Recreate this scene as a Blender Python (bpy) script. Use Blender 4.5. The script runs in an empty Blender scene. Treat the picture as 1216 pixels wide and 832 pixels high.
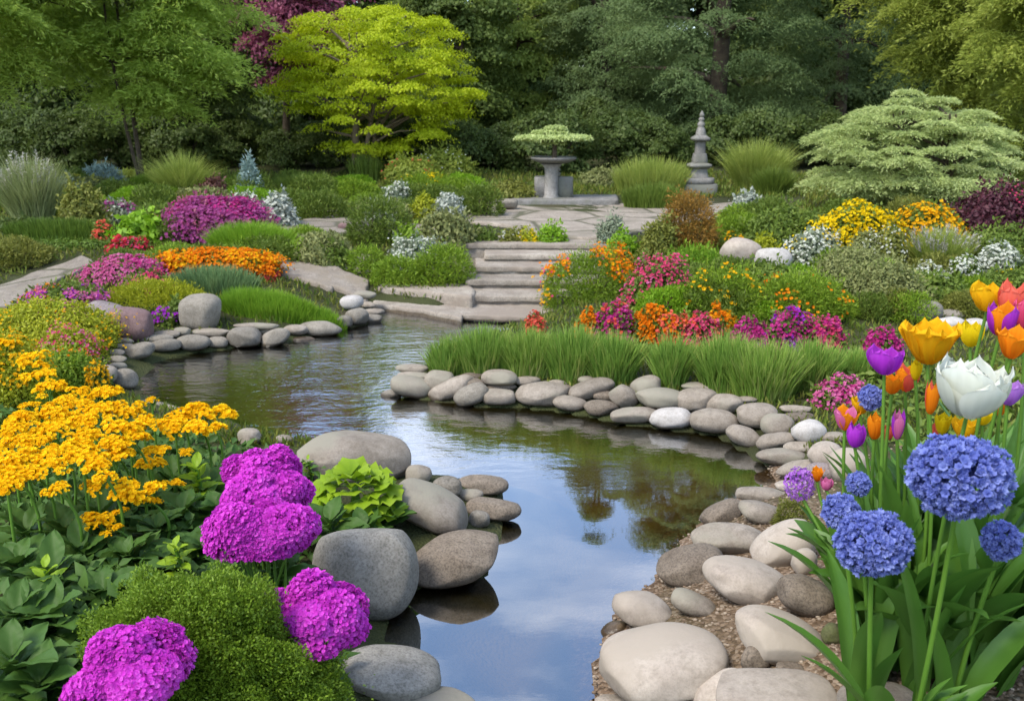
import bpy, bmesh, math, random
import numpy as np
from mathutils import Vector, Matrix

# ---------------------------------------------------------------- camera, light, exposure
scene = bpy.context.scene
H = 1.6                       # eye height above the pond
PITCH = math.radians(14.57)
FPX = 1100.0                  # focal length in pixels of a 1216 px wide picture
cam_data = bpy.data.cameras.new("camera")
cam_data.sensor_width = 36.0
cam_data.lens = 36.0 * FPX / 1216.0
cam_data.clip_start = 0.05
cam_data.clip_end = 600
cam_data.dof.use_dof = True
cam_data.dof.focus_distance = 2.9
cam_data.dof.aperture_fstop = 7.1
cam = bpy.data.objects.new("camera", cam_data)
scene.collection.objects.link(cam)
cam.location = (0, 0, H)
cam.rotation_euler = (math.pi / 2 - PITCH, 0, 0)
scene.camera = cam

SUN_EL, SUN_AZ = math.radians(54), math.radians(-130)   # azimuth from +Y towards +X
world = bpy.data.worlds.new("World")
scene.world = world
world.use_nodes = True
wn, wl = world.node_tree.nodes, world.node_tree.links
wn.clear()
w_out = wn.new("ShaderNodeOutputWorld")
w_bg = wn.new("ShaderNodeBackground")
w_bg.inputs[1].default_value = 0.14
sky = wn.new("ShaderNodeTexSky")
sky.sky_type = 'NISHITA'
sky.sun_disc = False
sky.sun_elevation = SUN_EL
sky.sun_rotation = SUN_AZ
sky.air_density = 1.0
sky.dust_density = 0.7
sky.ozone_density = 1.3
w_tc = wn.new("ShaderNodeTexCoord")
w_map = wn.new("ShaderNodeMapping")
w_map.inputs['Scale'].default_value = (1.0, 1.0, 2.6)
w_noise = wn.new("ShaderNodeTexNoise")
w_noise.inputs['Scale'].default_value = 2.3
w_noise.inputs['Detail'].default_value = 6.0
w_noise.inputs['Roughness'].default_value = 0.5
w_noise.inputs['Distortion'].default_value = 0.4
w_ramp = wn.new("ShaderNodeValToRGB")
w_ramp.color_ramp.elements[0].position = 0.47
w_ramp.color_ramp.elements[1].position = 0.76
w_ramp.color_ramp.elements[1].color = (.62, .62, .62, 1)
w_mix = wn.new("ShaderNodeMix")
w_mix.data_type = 'RGBA'
w_mix.inputs[7].default_value = (9.6, 9.2, 8.6, 1)
wl.new(w_tc.outputs['Generated'], w_map.inputs[0])
wl.new(w_map.outputs[0], w_noise.inputs['Vector'])
wl.new(w_noise.outputs[0], w_ramp.inputs[0])
wl.new(w_ramp.outputs[0], w_mix.inputs[0])
wl.new(sky.outputs[0], w_mix.inputs[6])
wl.new(w_mix.outputs[2], w_bg.inputs[0])
wl.new(w_bg.outputs[0], w_out.inputs[0])

sun_data = bpy.data.lights.new("sun", 'SUN')
sun_data.energy = 1.5
sun_data.angle = math.radians(20)
sun_data.color = (1.0, 0.93, 0.82)
sun = bpy.data.objects.new("sun", sun_data)
scene.collection.objects.link(sun)
sdir = Vector((math.sin(SUN_AZ) * math.cos(SUN_EL), math.cos(SUN_AZ) * math.cos(SUN_EL), math.sin(SUN_EL)))
sun.rotation_euler = sdir.to_track_quat('Z', 'Y').to_euler()

scene.view_settings.view_transform = 'Standard'
scene.view_settings.look = 'None'
scene.view_settings.gamma = 1.0
scene.view_settings.exposure = 1.58
scene.view_settings.use_curve_mapping = False
scene.render.engine = 'CYCLES'
scene.cycles.use_denoising = True
scene.cycles.max_bounces = 9
scene.cycles.diffuse_bounces = 6
scene.cycles.glossy_bounces = 3
scene.cycles.transmission_bounces = 4
scene.cycles.transparent_max_bounces = 8
scene.cycles.caustics_reflective = False
scene.cycles.caustics_refractive = False

# ---------------------------------------------------------------- picture pixel -> place in the world
CP, SP = math.cos(PITCH), math.sin(PITCH)


def ray(px, py):
    u, v = (px - 608.0) / FPX, (416.0 - py) / FPX
    return np.array([u, CP + v * SP, -SP + v * CP])


def P(px, py, d):
    """point at ground distance d (metres along +Y) seen at the pixel"""
    r = ray(px, py)
    t = d / r[1]
    return np.array([t * r[0], d, H + t * r[2]])


def onz(px, py, z=0.0):
    """point seen at the pixel on the level z"""
    r = ray(px, py)
    t = (z - H) / r[2]
    return np.array([t * r[0], t * r[1], z])


def mpp(py, d):
    """metres per pixel at ground distance d"""
    return d / ray(608, py)[1] / FPX


# ---------------------------------------------------------------- objects and labels
COL = scene.collection


def tag(o, label=None, cat=None, group=None, kind=None):
    for k, v in (("label", label), ("category", cat), ("group", group), ("kind", kind)):
        if v:
            o[k] = v
    return o


def link(name, mesh, mat=None, parent=None, loc=None):
    o = bpy.data.objects.new(name, mesh)
    if mat is not None and len(mesh.materials) == 0:
        mesh.materials.append(mat)
    COL.objects.link(o)
    if parent is not None:
        o.parent = parent
    if loc is not None:
        o.location = loc
    return o


def thing(name, label, cat, loc, group=None, rotz=0.0):
    o = bpy.data.objects.new(name, None)
    o.empty_display_size = 0.1
    COL.objects.link(o)
    o.location = loc
    o.rotation_euler = (0, 0, rotz)
    return tag(o, label, cat, group)


def children_of(o):
    return list(o.children)


def copy_tree(o, parent=None):
    c = o.copy()
    COL.objects.link(c)
    c.parent = parent
    for ch in children_of(o):
        copy_tree(ch, c)
    return c


class MB:
    """collects numpy batches of faces into one mesh"""
    def __init__(self):
        self.v, self.f, self.r, self.n = [], [], [], 0

    def add(self, v, f, r=None):
        v = np.asarray(v, float).reshape(-1, 3)
        f = np.asarray(f, np.int64)
        if len(v) == 0 or len(f) == 0:
            return
        self.v.append(v)
        self.f.append(f + self.n)
        self.r.append(np.full(len(v), 0.5) if r is None else np.broadcast_to(np.asarray(r, float), (len(v),)))
        self.n += len(v)

    def mesh(self, name, smooth=True):
        m = bpy.data.meshes.new(name)
        if not self.v:
            return m
        v = np.concatenate(self.v)
        idx = np.concatenate([f.ravel() for f in self.f])
        sz = np.concatenate([np.full(len(f), f.shape[1]) for f in self.f])
        st = np.concatenate([[0], np.cumsum(sz)[:-1]])
        m.vertices.add(len(v))
        m.vertices.foreach_set("co", v.ravel().astype(np.float32))
        m.loops.add(len(idx))
        m.loops.foreach_set("vertex_index", idx.astype(np.int32))
        m.polygons.add(len(sz))
        m.polygons.foreach_set("loop_start", st.astype(np.int32))
        if smooth:
            m.polygons.foreach_set("use_smooth", np.ones(len(sz), bool))
        a = m.attributes.new("rnd", 'FLOAT', 'POINT')
        a.data.foreach_set("value", np.concatenate(self.r).astype(np.float32))
        m.update(calc_edges=True)
        return m

    def build(self, name, mat, parent=None, loc=None, smooth=True):
        return link(name, self.mesh(name, smooth), mat, parent, loc)


def nrm(a):
    return a / np.maximum(np.linalg.norm(a, axis=-1, keepdims=True), 1e-9)


# ---------------------------------------------------------------- templates (length 1 along +Y, face up)
def t_leaf(w=0.5, fold=0.12, droop=0.12):
    v = [(0, 0, 0), (-w / 2, .45, fold), (0, .5, 0), (w / 2, .45, fold), (0, 1, -droop)]
    f = [(0, 2, 1), (0, 3, 2), (1, 2, 4), (2, 3, 4)]
    return np.array(v, float), np.array(f)


def t_card(w=0.5):
    v = [(0, 0, 0), (w / 2, .4, .08), (0, 1, -.06), (-w / 2, .4, .08)]
    return np.array(v, float), np.array([(0, 1, 2, 3)])


def t_blossom(k=5, cup=0.25, wide=0.62):
    v, f = [], []
    for i in range(k):
        a = 2 * math.pi * i / k
        ca, sa = math.cos(a), math.sin(a)
        b = len(v)
        for (r, s, z) in ((.04, 0, -.06), (.3, -wide / 2.4, cup * .5), (.5, 0, cup), (.3, wide / 2.4, cup * .5)):
            v.append((r * ca - s * sa, r * sa + s * ca, z))
        f.append((b, b + 1, b + 2, b + 3))
    return np.array(v, float), np.array(f)


def t_bead(k=6, open_=0.5):
    """a small round bell: bulging cup with lobes at its mouth"""
    v, f = [(0, 0, -.5)], []
    prof = ((.34, -.38), (.5, -.05), (.44, .28))
    for (r, z) in prof:
        for i in range(k):
            a = 2 * math.pi * i / k
            v.append((r * math.cos(a), r * math.sin(a), z))
    for i in range(k):
        a = 2 * math.pi * (i + .5) / k
        v.append((.5 * math.cos(a), .5 * math.sin(a), .42))
    v.append((0, 0, .22))
    f3 = [(0, 1 + (i + 1) % k, 1 + i) for i in range(k)]
    for j in range(2):
        for i in range(k):
            a, b = 1 + j * k + i, 1 + j * k + (i + 1) % k
            f3 += [(a, b, b + k), (a, b + k, a + k)]
    c = 1 + 4 * k
    for i in range(k):
        a, b, l = 1 + 2 * k + i, 1 + 2 * k + (i + 1) % k, 1 + 3 * k + i
        f3 += [(a, b, l), (l, b, c), (l, c, a)]
    return np.array(v, float), np.array(f3)


LEAF = t_leaf()
LEAF_W = t_leaf(.72, .1, .1)
LEAF_N = t_leaf(.26, .05, .1)
CARD = t_card(.5)
CARD_N = t_card(.24)
CARD_W = t_card(.75)
BLOSSOM = t_blossom()
BLOSSOM4 = t_blossom(4, .15, .7)
DAISY = t_blossom(8, .12, .42)
BEAD = t_bead()


def scatter(mb, T, pos, axis, size, rng, jit=0.4, spike=False, rlo=0.0, rhi=1.0, rv=None):
    """instances of a template: face mode looks along axis, spike mode points along axis"""
    n = len(pos)
    if n == 0:
        return
    tv, tf = T
    ax = nrm(axis + jit * rng.normal(size=(n, 3)))
    rr = rng.normal(size=(n, 3))
    if spike:
        y = ax
        x = nrm(np.cross(y, rr))
        z = np.cross(x, y)
    else:
        z = ax
        x = nrm(np.cross(rr, z))
        y = np.cross(z, x)
    size = np.broadcast_to(np.asarray(size, float), (n,)) * rng.uniform(.75, 1.25, n)
    R = np.stack([x, y, z], axis=2) * size[:, None, None]          # (n,3,3) columns
    v = np.einsum('nij,kj->nki', R, tv) + pos[:, None, :]
    f = tf[None] + (np.arange(n) * len(tv))[:, None, None]
    r = rng.uniform(rlo, rhi, n) if rv is None else rv
    mb.add(v.reshape(-1, 3), f.reshape(-1, tf.shape[1]), np.repeat(r, len(tv)))


def blades(mb, base, h, w, rng, lean=0.35, out=None, seg=4, droop=0.5):
    """grass blades: tapered strips that bend over"""
    n = len(base)
    h = np.broadcast_to(np.asarray(h, float), (n,)) * rng.uniform(.6, 1.12, n)
    a = rng.uniform(0, 2 * math.pi, n)
    d = np.stack([np.cos(a), np.sin(a), np.zeros(n)], 1)
    if out is not None:
        d = nrm(d * .6 + out)
    L = lean * rng.uniform(.2, 1.3, n)
    side = np.stack([-d[:, 1], d[:, 0], np.zeros(n)], 1)
    yaw = rng.uniform(-1.2, 1.2, n)
    side = side * np.cos(yaw)[:, None] + d * np.sin(yaw)[:, None]
    vs = []
    for k in range(seg + 1):
        t = k / seg
        c = base + d * (L * h * t ** (1.2 + droop))[:, None] + np.array([0, 0, 1.0]) * (h * (t - .28 * L * droop * t ** 3))[:, None]
        ww = w * (1 - t ** 2.2) * .5 + (w * .04)
        vs += [c - side * ww, c + side * ww]
    v = np.stack(vs, 1)
    m = 2 * (seg + 1)
    tf = np.array([(2 * k, 2 * k + 1, 2 * k + 3, 2 * k + 2) for k in range(seg)])
    f = tf[None] + (np.arange(n) * m)[:, None, None]
    mb.add(v.reshape(-1, 3), f.reshape(-1, 4), np.repeat(rng.uniform(0, 1, n), m))


def tube(mb, pts, rad, sides=7, r=None, cap=True):
    pts = np.asarray(pts, float)
    n = len(pts)
    rad = np.broadcast_to(np.asarray(rad, float), (n,))
    t = np.gradient(pts, axis=0) if n > 1 else np.array([[0, 0, 1.0]])
    t = nrm(t)
    ref = np.array([0.31, 0.17, 0.93]) if abs(t[0][2]) < .8 else np.array([1.0, 0.13, 0.0])
    x = nrm(np.cross(np.broadcast_to(ref, t.shape), t))
    y = np.cross(t, x)
    a = np.linspace(0, 2 * math.pi, sides, endpoint=False)
    v = pts[:, None] + rad[:, None, None] * (x[:, None] * np.cos(a)[None, :, None] + y[:, None] * np.sin(a)[None, :, None])
    f = []
    for i in range(n - 1):
        for j in range(sides):
            k = (j + 1) % sides
            f.append((i * sides + j, i * sides + k, (i + 1) * sides + k, (i + 1) * sides + j))
    mb.add(v.reshape(-1, 3), np.array(f), r)
    if cap:
        b = np.array([pts[-1] + t[-1] * rad[-1] * .4])
        vv = np.concatenate([v[-1], b])
        mb.add(vv, np.array([(j, (j + 1) % sides, sides) for j in range(sides)]), r)


def smooth_curve(p0, p1, bend, n=7):
    p0, p1, bend = map(lambda q: np.asarray(q, float), (p0, p1, bend))
    t = np.linspace(0, 1, n)[:, None]
    return p0 * (1 - t) + p1 * t + bend * (4 * t * (1 - t))


def lathe(mb, prof, seg=24, c=(0, 0, 0), sq=None, r=None):
    """profile of (radius, z); sq gives a squared plan (superellipse power)"""
    a = np.linspace(0, 2 * math.pi, seg, endpoint=False) + math.pi / seg
    k = np.ones(seg)
    if sq:
        k = 1 / (np.abs(np.cos(a)) ** sq + np.abs(np.sin(a)) ** sq) ** (1 / sq)
    v, f = [], []
    for (rr, z) in prof:
        v.append(np.stack([rr * k * np.cos(a) + c[0], rr * k * np.sin(a) + c[1], np.full(seg, z + c[2])], 1))
    n = len(prof)
    for i in range(n - 1):
        for j in range(seg):
            q = (j + 1) % seg
            f.append((i * seg + j, i * seg + q, (i + 1) * seg + q, (i + 1) * seg + j))
    mb.add(np.concatenate(v), np.array(f), r)
    for i, flip in ((0, True), (n - 1, False)):
        ring = v[i]
        cc = ring.mean(0)[None]
        tri = [(j, (j + 1) % seg, seg) if not flip else ((j + 1) % seg, j, seg) for j in range(seg)]
        mb.add(np.concatenate([ring, cc]), np.array(tri), r)


# ---------------------------------------------------------------- materials
MATS = {}


def new_mat(name):
    m = bpy.data.materials.new(name)
    m.use_nodes = True
    n, l = m.node_tree.nodes, m.node_tree.links
    n.clear()
    out = n.new("ShaderNodeOutputMaterial")
    b = n.new("ShaderNodeBsdfPrincipled")
    l.new(b.outputs[0], out.inputs[0])
    MATS[name] = m
    return m, n, l, b, out


def ramp(n, cols, interp='LINEAR'):
    r = n.new("ShaderNodeValToRGB")
    r.color_ramp.interpolation = interp
    e = r.color_ramp.elements
    while len(e) < len(cols):
        e.new(0.5)
    for i, c in enumerate(cols):
        if len(c) == 4:
            e[i].position, col = c[0], c[1:]
        else:
            e[i].position, col = i / max(1, len(cols) - 1), c
        e[i].color = (*col, 1)
    return r


def leaf_mat(name, cols, trans=0.3, rough=0.55, noise=1.5, amount=0.35, spec=0.25):
    """foliage or petals: colour varies leaf by leaf (rnd) and over patches (noise)"""
    m, n, l, b, out = new_mat(name)
    at = n.new("ShaderNodeAttribute")
    at.attribute_name = "rnd"
    tc = n.new("ShaderNodeTexCoord")
    nz = n.new("ShaderNodeTexNoise")
    nz.inputs['Scale'].default_value = noise
    nz.inputs['Detail'].default_value = 3
    l.new(tc.outputs['Object'], nz.inputs['Vector'])
    mx = n.new("ShaderNodeMix")
    mx.data_type = 'FLOAT'
    mx.inputs[0].default_value = amount
    l.new(at.outputs['Fac'], mx.inputs[2])
    st = n.new("ShaderNodeMapRange")
    st.inputs[1].default_value, st.inputs[2].default_value = .3, .7
    l.new(nz.outputs[0], st.inputs[0])
    l.new(st.outputs[0], mx.inputs[3])
    r = ramp(n, cols)
    l.new(mx.outputs[0], r.inputs[0])
    l.new(r.outputs[0], b.inputs['Base Color'])
    b.inputs['Roughness'].default_value = rough
    b.inputs['Specular IOR Level'].default_value = spec
    if trans > 0:
        t = n.new("ShaderNodeBsdfTranslucent")
        l.new(r.outputs[0], t.inputs[0])
        ms = n.new("ShaderNodeMixShader")
        ms.inputs[0].default_value = trans
        l.new(b.outputs[0], ms.inputs[1])
        l.new(t.outputs[0], ms.inputs[2])
        l.new(ms.outputs[0], out.inputs[0])
    return m


def stone_mat(name, c1, c2, speck=0.35, rough=0.85, bump=0.25, scale=1.0, stain=None, wet=True, blotch=2.6, joints=0):
    m, n, l, b, out = new_mat(name)
    tc = n.new("ShaderNodeTexCoord")
    oi = n.new("ShaderNodeObjectInfo")
    add = n.new("ShaderNodeVectorMath")
    add.operation = 'ADD'
    mul = n.new("ShaderNodeMath")
    mul.operation = 'MULTIPLY'
    mul.inputs[1].default_value = 37.0
    l.new(oi.outputs['Random'], mul.inputs[0])
    l.new(tc.outputs['Object'], add.inputs[0])
    l.new(mul.outputs[0], add.inputs[1])

    def noise(s, d, ro=.55):
        q = n.new("ShaderNodeTexNoise")
        q.inputs['Scale'].default_value = s * scale
        q.inputs['Detail'].default_value = d
        q.inputs['Roughness'].default_value = ro
        l.new(add.outputs[0], q.inputs['Vector'])
        return q
    n1, n2, n3 = noise(blotch * 3, 6), noise(140, 3, .7), noise(34, 4, .65)
    r = ramp(n, [(0.32, *c1), (0.68, *c2)])
    l.new(n1.outputs[0], r.inputs[0])
    sp = ramp(n, [(0.36, 1 - speck, 1 - speck, 1 - speck), (0.52, 1, 1, 1), (0.70, 1 + speck * .5, 1 + speck * .5, 1 + speck * .48)])
    l.new(n2.outputs[0], sp.inputs[0])
    sp2 = ramp(n, [(0.34, .80, .79, .77), (0.55, 1, 1, 1)])
    l.new(n3.outputs[0], sp2.inputs[0])

    def mulc(a, bb):
        q = n.new("ShaderNodeMix")
        q.data_type = 'RGBA'
        q.blend_type = 'MULTIPLY'
        q.inputs[0].default_value = 1.0
        l.new(a, q.inputs[6])
        l.new(bb, q.inputs[7])
        return q.outputs[2]
    c = mulc(mulc(r.outputs[0], sp.outputs[0]), sp2.outputs[0])
    # each stone its own shade
    vr = n.new("ShaderNodeMapRange")
    vr.inputs[3].default_value, vr.inputs[4].default_value = .82, 1.12
    l.new(oi.outputs['Random'], vr.inputs[0])
    cb = n.new("ShaderNodeCombineColor")
    for i in range(3):
        l.new(vr.outputs[0], cb.inputs[i])
    c = mulc(c, cb.outputs[0])
    if stain:
        ns = noise(3.1, 5)
        rs = ramp(n, [(0.50, 0, 0, 0), (0.62, 1, 1, 1)])
        l.new(ns.outputs[0], rs.inputs[0])
        q = n.new("ShaderNodeMix")
        q.data_type = 'RGBA'
        l.new(rs.outputs[0], q.inputs[0])
        l.new(c, q.inputs[6])
        q.inputs[7].default_value = (*stain, 1)
        c = q.outputs[2]
    jd = None
    if joints:   # irregular flags laid with narrow joints
        vo = n.new("ShaderNodeTexVoronoi")
        vo.feature = 'DISTANCE_TO_EDGE'
        vo.inputs['Scale'].default_value = joints
        l.new(tc.outputs['Object'], vo.inputs['Vector'])
        jr = n.new("ShaderNodeMapRange")
        jr.inputs[1].default_value, jr.inputs[2].default_value = .012, .05
        l.new(vo.outputs['Distance'], jr.inputs[0])
        q = n.new("ShaderNodeMix")
        q.data_type = 'RGBA'
        l.new(jr.outputs[0], q.inputs[0])
        q.inputs[6].default_value = (.09, .085, .05, 1)
        l.new(c, q.inputs[7])
        c, jd = q.outputs[2], jr.outputs[0]
    if wet:      # wet line where the pond laps the stone
        ge = n.new("ShaderNodeNewGeometry")
        sx = n.new("ShaderNodeSeparateXYZ")
        l.new(ge.outputs['Position'], sx.inputs[0])
        ad = n.new("ShaderNodeMath")
        ad.operation = 'MULTIPLY_ADD'
        ad.inputs[1].default_value = .03
        l.new(n1.outputs[0], ad.inputs[0])
        l.new(sx.outputs[2], ad.inputs[2])
        wr = n.new("ShaderNodeMapRange")
        wr.inputs[1].default_value, wr.inputs[2].default_value = .034, .046
        wr.inputs[3].default_value, wr.inputs[4].default_value = 1, 0
        l.new(ad.outputs[0], wr.inputs[0])
        q = n.new("ShaderNodeMix")
        q.data_type = 'RGBA'
        q.blend_type = 'MULTIPLY'
        l.new(wr.outputs[0], q.inputs[0])
        l.new(c, q.inputs[6])
        q.inputs[7].default_value = (.42, .38, .32, 1)
        c = q.outputs[2]
        rr = n.new("ShaderNodeMapRange")
        rr.inputs[3].default_value, rr.inputs[4].default_value = rough, .3
        l.new(wr.outputs[0], rr.inputs[0])
        l.new(rr.outputs[0], b.inputs['Roughness'])
    else:
        b.inputs['Roughness'].default_value = rough
    l.new(c, b.inputs['Base Color'])
    b.inputs['Specular IOR Level'].default_value = .3
    bp = n.new("ShaderNodeBump")
    bp.inputs['Strength'].default_value = bump
    bp.inputs['Distance'].default_value = .012
    am = n.new("ShaderNodeMath")
    am.operation = 'MULTIPLY_ADD'
    am.inputs[1].default_value = .35
    l.new(n2.outputs[0], am.inputs[0])
    l.new(n3.outputs[0], am.inputs[2])
    hgt = am.outputs[0]
    if jd is not None:
        ja = n.new("ShaderNodeMath")
        ja.operation = 'MULTIPLY_ADD'
        ja.inputs[1].default_value = 2.0
        l.new(jd, ja.inputs[0])
        l.new(hgt, ja.inputs[2])
        hgt = ja.outputs[0]
    l.new(hgt, bp.inputs['Height'])
    l.new(bp.outputs[0], b.inputs['Normal'])
    return m


# foliage (linear colours)
leaf_mat('maple_green', [(0.295, 0.41, 0.0625), (0.442, 0.579, 0.0982), (0.678, 0.821, 0.161)], 0.50, noise=.5, amount=.45)
leaf_mat('lime_yellow', [(0.321, 0.413, 0.00768), (0.429, 0.511, 0.0115), (0.556, 0.61, 0.0269)], .46, noise=.6, amount=.4)
leaf_mat('plum_leaf', [(0.169, 0.035, 0.072), (0.286, 0.07, 0.132), (0.416, 0.154, 0.228)], .3, noise=.6)
leaf_mat('cedar_dark', [(0.0894, 0.14, 0.0487), (0.134, 0.199, 0.0651), (0.215, 0.286, 0.0953)], 0.40, noise=.5, amount=.5)
leaf_mat('wood_dark', [(0.0878, 0.13, 0.029), (0.137, 0.193, 0.0407), (0.22, 0.282, 0.0601)], 0.42, noise=.5, amount=.5)
leaf_mat('wood_light', [(0.204, 0.292, 0.0528), (0.314, 0.398, 0.0816), (0.47, 0.53, 0.125)], 0.48, noise=.5)
leaf_mat('olive_light', [(0.212, 0.271, 0.0384), (0.325, 0.386, 0.0624), (0.487, 0.528, 0.106)], 0.50, noise=.5)
leaf_mat('dogwood_pale', [(0.31, 0.391, 0.12), (0.448, 0.529, 0.192), (0.621, 0.69, 0.324)], 0.45, noise=.8)
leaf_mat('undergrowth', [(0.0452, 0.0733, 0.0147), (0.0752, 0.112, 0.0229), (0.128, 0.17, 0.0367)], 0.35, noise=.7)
leaf_mat('hedge_green', [(0.0578, 0.108, 0.0102), (0.099, 0.162, 0.0184), (0.149, 0.23, 0.0306)], .3)
leaf_mat('fresh_green', [(0.114, 0.195, 0.0112), (0.186, 0.293, 0.0206), (0.286, 0.39, 0.0374)], .35, noise=3)
leaf_mat('mid_green', [(0.0743, 0.121, 0.0143), (0.123, 0.182, 0.0245), (0.198, 0.257, 0.0408)], .32, noise=2.5)
leaf_mat('bright_green', [(0.114, 0.232, 0.00748), (0.186, 0.342, 0.0131), (0.286, 0.464, 0.0281)], .35, noise=3)
leaf_mat('olive_green', [(0.117, 0.134, 0.0198), (0.182, 0.195, 0.033), (0.26, 0.268, 0.055)], .32, noise=2.5)
leaf_mat('yellow_green', [(0.208, 0.244, 0.0088), (0.325, 0.354, 0.0154), (0.468, 0.464, 0.033)], .36, noise=2.5)
leaf_mat('misty_green', [(0.129, 0.152, 0.0467), (0.2, 0.22, 0.0701), (0.3, 0.305, 0.112)], .32, noise=2.5)
leaf_mat('sage_grey', [(.13, .16, .10), (.20, .24, .15), (.30, .33, .22)], .25, noise=3)
leaf_mat('silver_leaf', [(0.182, 0.21, 0.167), (0.28, 0.308, 0.248), (0.406, 0.42, 0.347)], .15, noise=4)
leaf_mat('blue_needle', [(0.191, 0.283, 0.262), (0.294, 0.407, 0.373), (0.47, 0.554, 0.484)], .12, noise=3)
leaf_mat('blue_green', [(0.0943, 0.171, 0.0644), (0.141, 0.232, 0.0858), (0.226, 0.305, 0.12)], .28, noise=3)
leaf_mat('rust_leaf', [(0.163, 0.108, 0.022), (0.288, 0.156, 0.0275), (0.4, 0.228, 0.044)], .3, noise=3)
leaf_mat('maroon_leaf', [(.035, .010, .016), (.07, .018, .028), (.13, .04, .05)], .22, noise=2)
leaf_mat('brown_red', [(.07, .025, .02), (.11, .045, .035), (.17, .08, .06)], .22, noise=2)
leaf_mat('grass_blade', [(0.0935, 0.196, 0.0253), (0.159, 0.281, 0.0397), (0.252, 0.383, 0.065), (0.421, 0.408, 0.123)], .35, noise=3, amount=.3)
leaf_mat('grass_blade_fresh', [(0.111, 0.212, 0.0255), (0.187, 0.306, 0.0425), (0.281, 0.391, 0.0723), (0.408, 0.399, 0.145)], .35, noise=3, amount=.3)
leaf_mat('lawn_blade', [(0.116, 0.244, 0.0123), (0.183, 0.325, 0.0211), (0.27, 0.406, 0.0396)], .36, noise=3, amount=.3)
leaf_mat('straw_grass', [(0.198, 0.27, 0.0425), (0.297, 0.36, 0.068), (0.44, 0.47, 0.119)], .34, noise=3)
leaf_mat('pale_grass', [(0.195, 0.232, 0.0825), (0.273, 0.317, 0.121), (0.39, 0.415, 0.187)], .32, noise=3)
leaf_mat('plume', [(.34, .32, .25), (.45, .43, .36), (.56, .54, .48)], .25, noise=3)
leaf_mat('moss_spray', [(0.0907, 0.16, 0.0096), (0.142, 0.231, 0.0144), (0.222, 0.33, 0.0288)], .32, noise=6, amount=.4)
leaf_mat('broad_leaf', [(0.0361, 0.0822, 0.0116), (0.0568, 0.121, 0.0181), (0.0929, 0.169, 0.0297)], .25, .55, noise=3, spec=.22)
leaf_mat('lime_leaf', [(0.151, 0.262, 0.008), (0.218, 0.344, 0.0128), (0.302, 0.41, 0.032)], .36, .5, noise=8)
leaf_mat('strap_leaf', [(0.0473, 0.126, 0.015), (0.0731, 0.176, 0.0225), (0.112, 0.235, 0.0338)], .33, .42, noise=4, spec=.4)
leaf_mat('stem_green', [(0.0602, 0.143, 0.015), (0.0946, 0.202, 0.0225), (0.138, 0.252, 0.0375)], .2, .5, noise=5)
# petals
leaf_mat('petal_orange', [(0.588, 0.12, 0.00336), (0.714, 0.215, 0.00672), (0.756, 0.31, 0.0168)], .42, .8, noise=4, spec=.08)
leaf_mat('petal_amber', [(0.638, 0.292, 0.00504), (0.739, 0.396, 0.00672), (0.773, 0.482, 0.0168)], .42, .8, noise=5, spec=.08)
leaf_mat('petal_yarrow', [(0.797, 0.43, 0.00437), (0.88, 0.559, 0.00655), (0.88, 0.656, 0.0196)], .42, .8, noise=8, spec=.08)
leaf_mat('petal_yellow', [(0.588, 0.396, 0.00336), (0.689, 0.499, 0.00672), (0.739, 0.568, 0.0168)], .42, .8, noise=4, spec=.08)
leaf_mat('petal_magenta', [(0.367, 0.0172, 0.134), (0.479, 0.0323, 0.218), (0.559, 0.0968, 0.302)], .42, .8, noise=4, spec=.08)
leaf_mat('petal_rose', [(0.521, 0.0344, 0.101), (0.605, 0.0688, 0.168), (0.672, 0.138, 0.252)], .42, .8, noise=4, spec=.08)
leaf_mat('petal_pink', [(0.504, 0.086, 0.218), (0.588, 0.138, 0.319), (0.655, 0.241, 0.42)], .42, .8, noise=4, spec=.08)
leaf_mat('petal_coral', [(0.638, 0.0688, 0.0504), (0.706, 0.12, 0.0756), (0.739, 0.189, 0.134)], .42, .8, noise=4, spec=.08)
leaf_mat('petal_red', [(0.42, 0.0129, 0.0252), (0.521, 0.0258, 0.0504), (0.588, 0.0688, 0.101)], .42, .8, noise=4, spec=.08)
leaf_mat('petal_plum', [(0.235, 0.0387, 0.143), (0.336, 0.0645, 0.218), (0.42, 0.12, 0.302)], .42, .8, noise=4, spec=.08)
leaf_mat('petal_violet', [(0.302, 0.0172, 0.403), (0.386, 0.0344, 0.487), (0.47, 0.086, 0.554)], .42, .8, noise=4, spec=.08)
leaf_mat('petal_phlox', [(.50, .032, .44), (.62, .055, .55), (.74, .14, .68)], .42, .8, noise=14, amount=.4, spec=.08)
leaf_mat('petal_white', [(0.512, 0.529, 0.444), (0.636, 0.649, 0.55), (0.759, 0.759, 0.675)], .42, .8, noise=4, spec=.08)
leaf_mat('petal_blue', [(0.115, 0.146, 0.444), (0.189, 0.231, 0.56), (0.315, 0.367, 0.676)], .42, .8, noise=9, amount=.3, spec=.08)
leaf_mat('petal_lilac', [(0.302, 0.086, 0.462), (0.403, 0.155, 0.554), (0.504, 0.292, 0.622)], .42, .8, noise=9, spec=.08)
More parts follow.
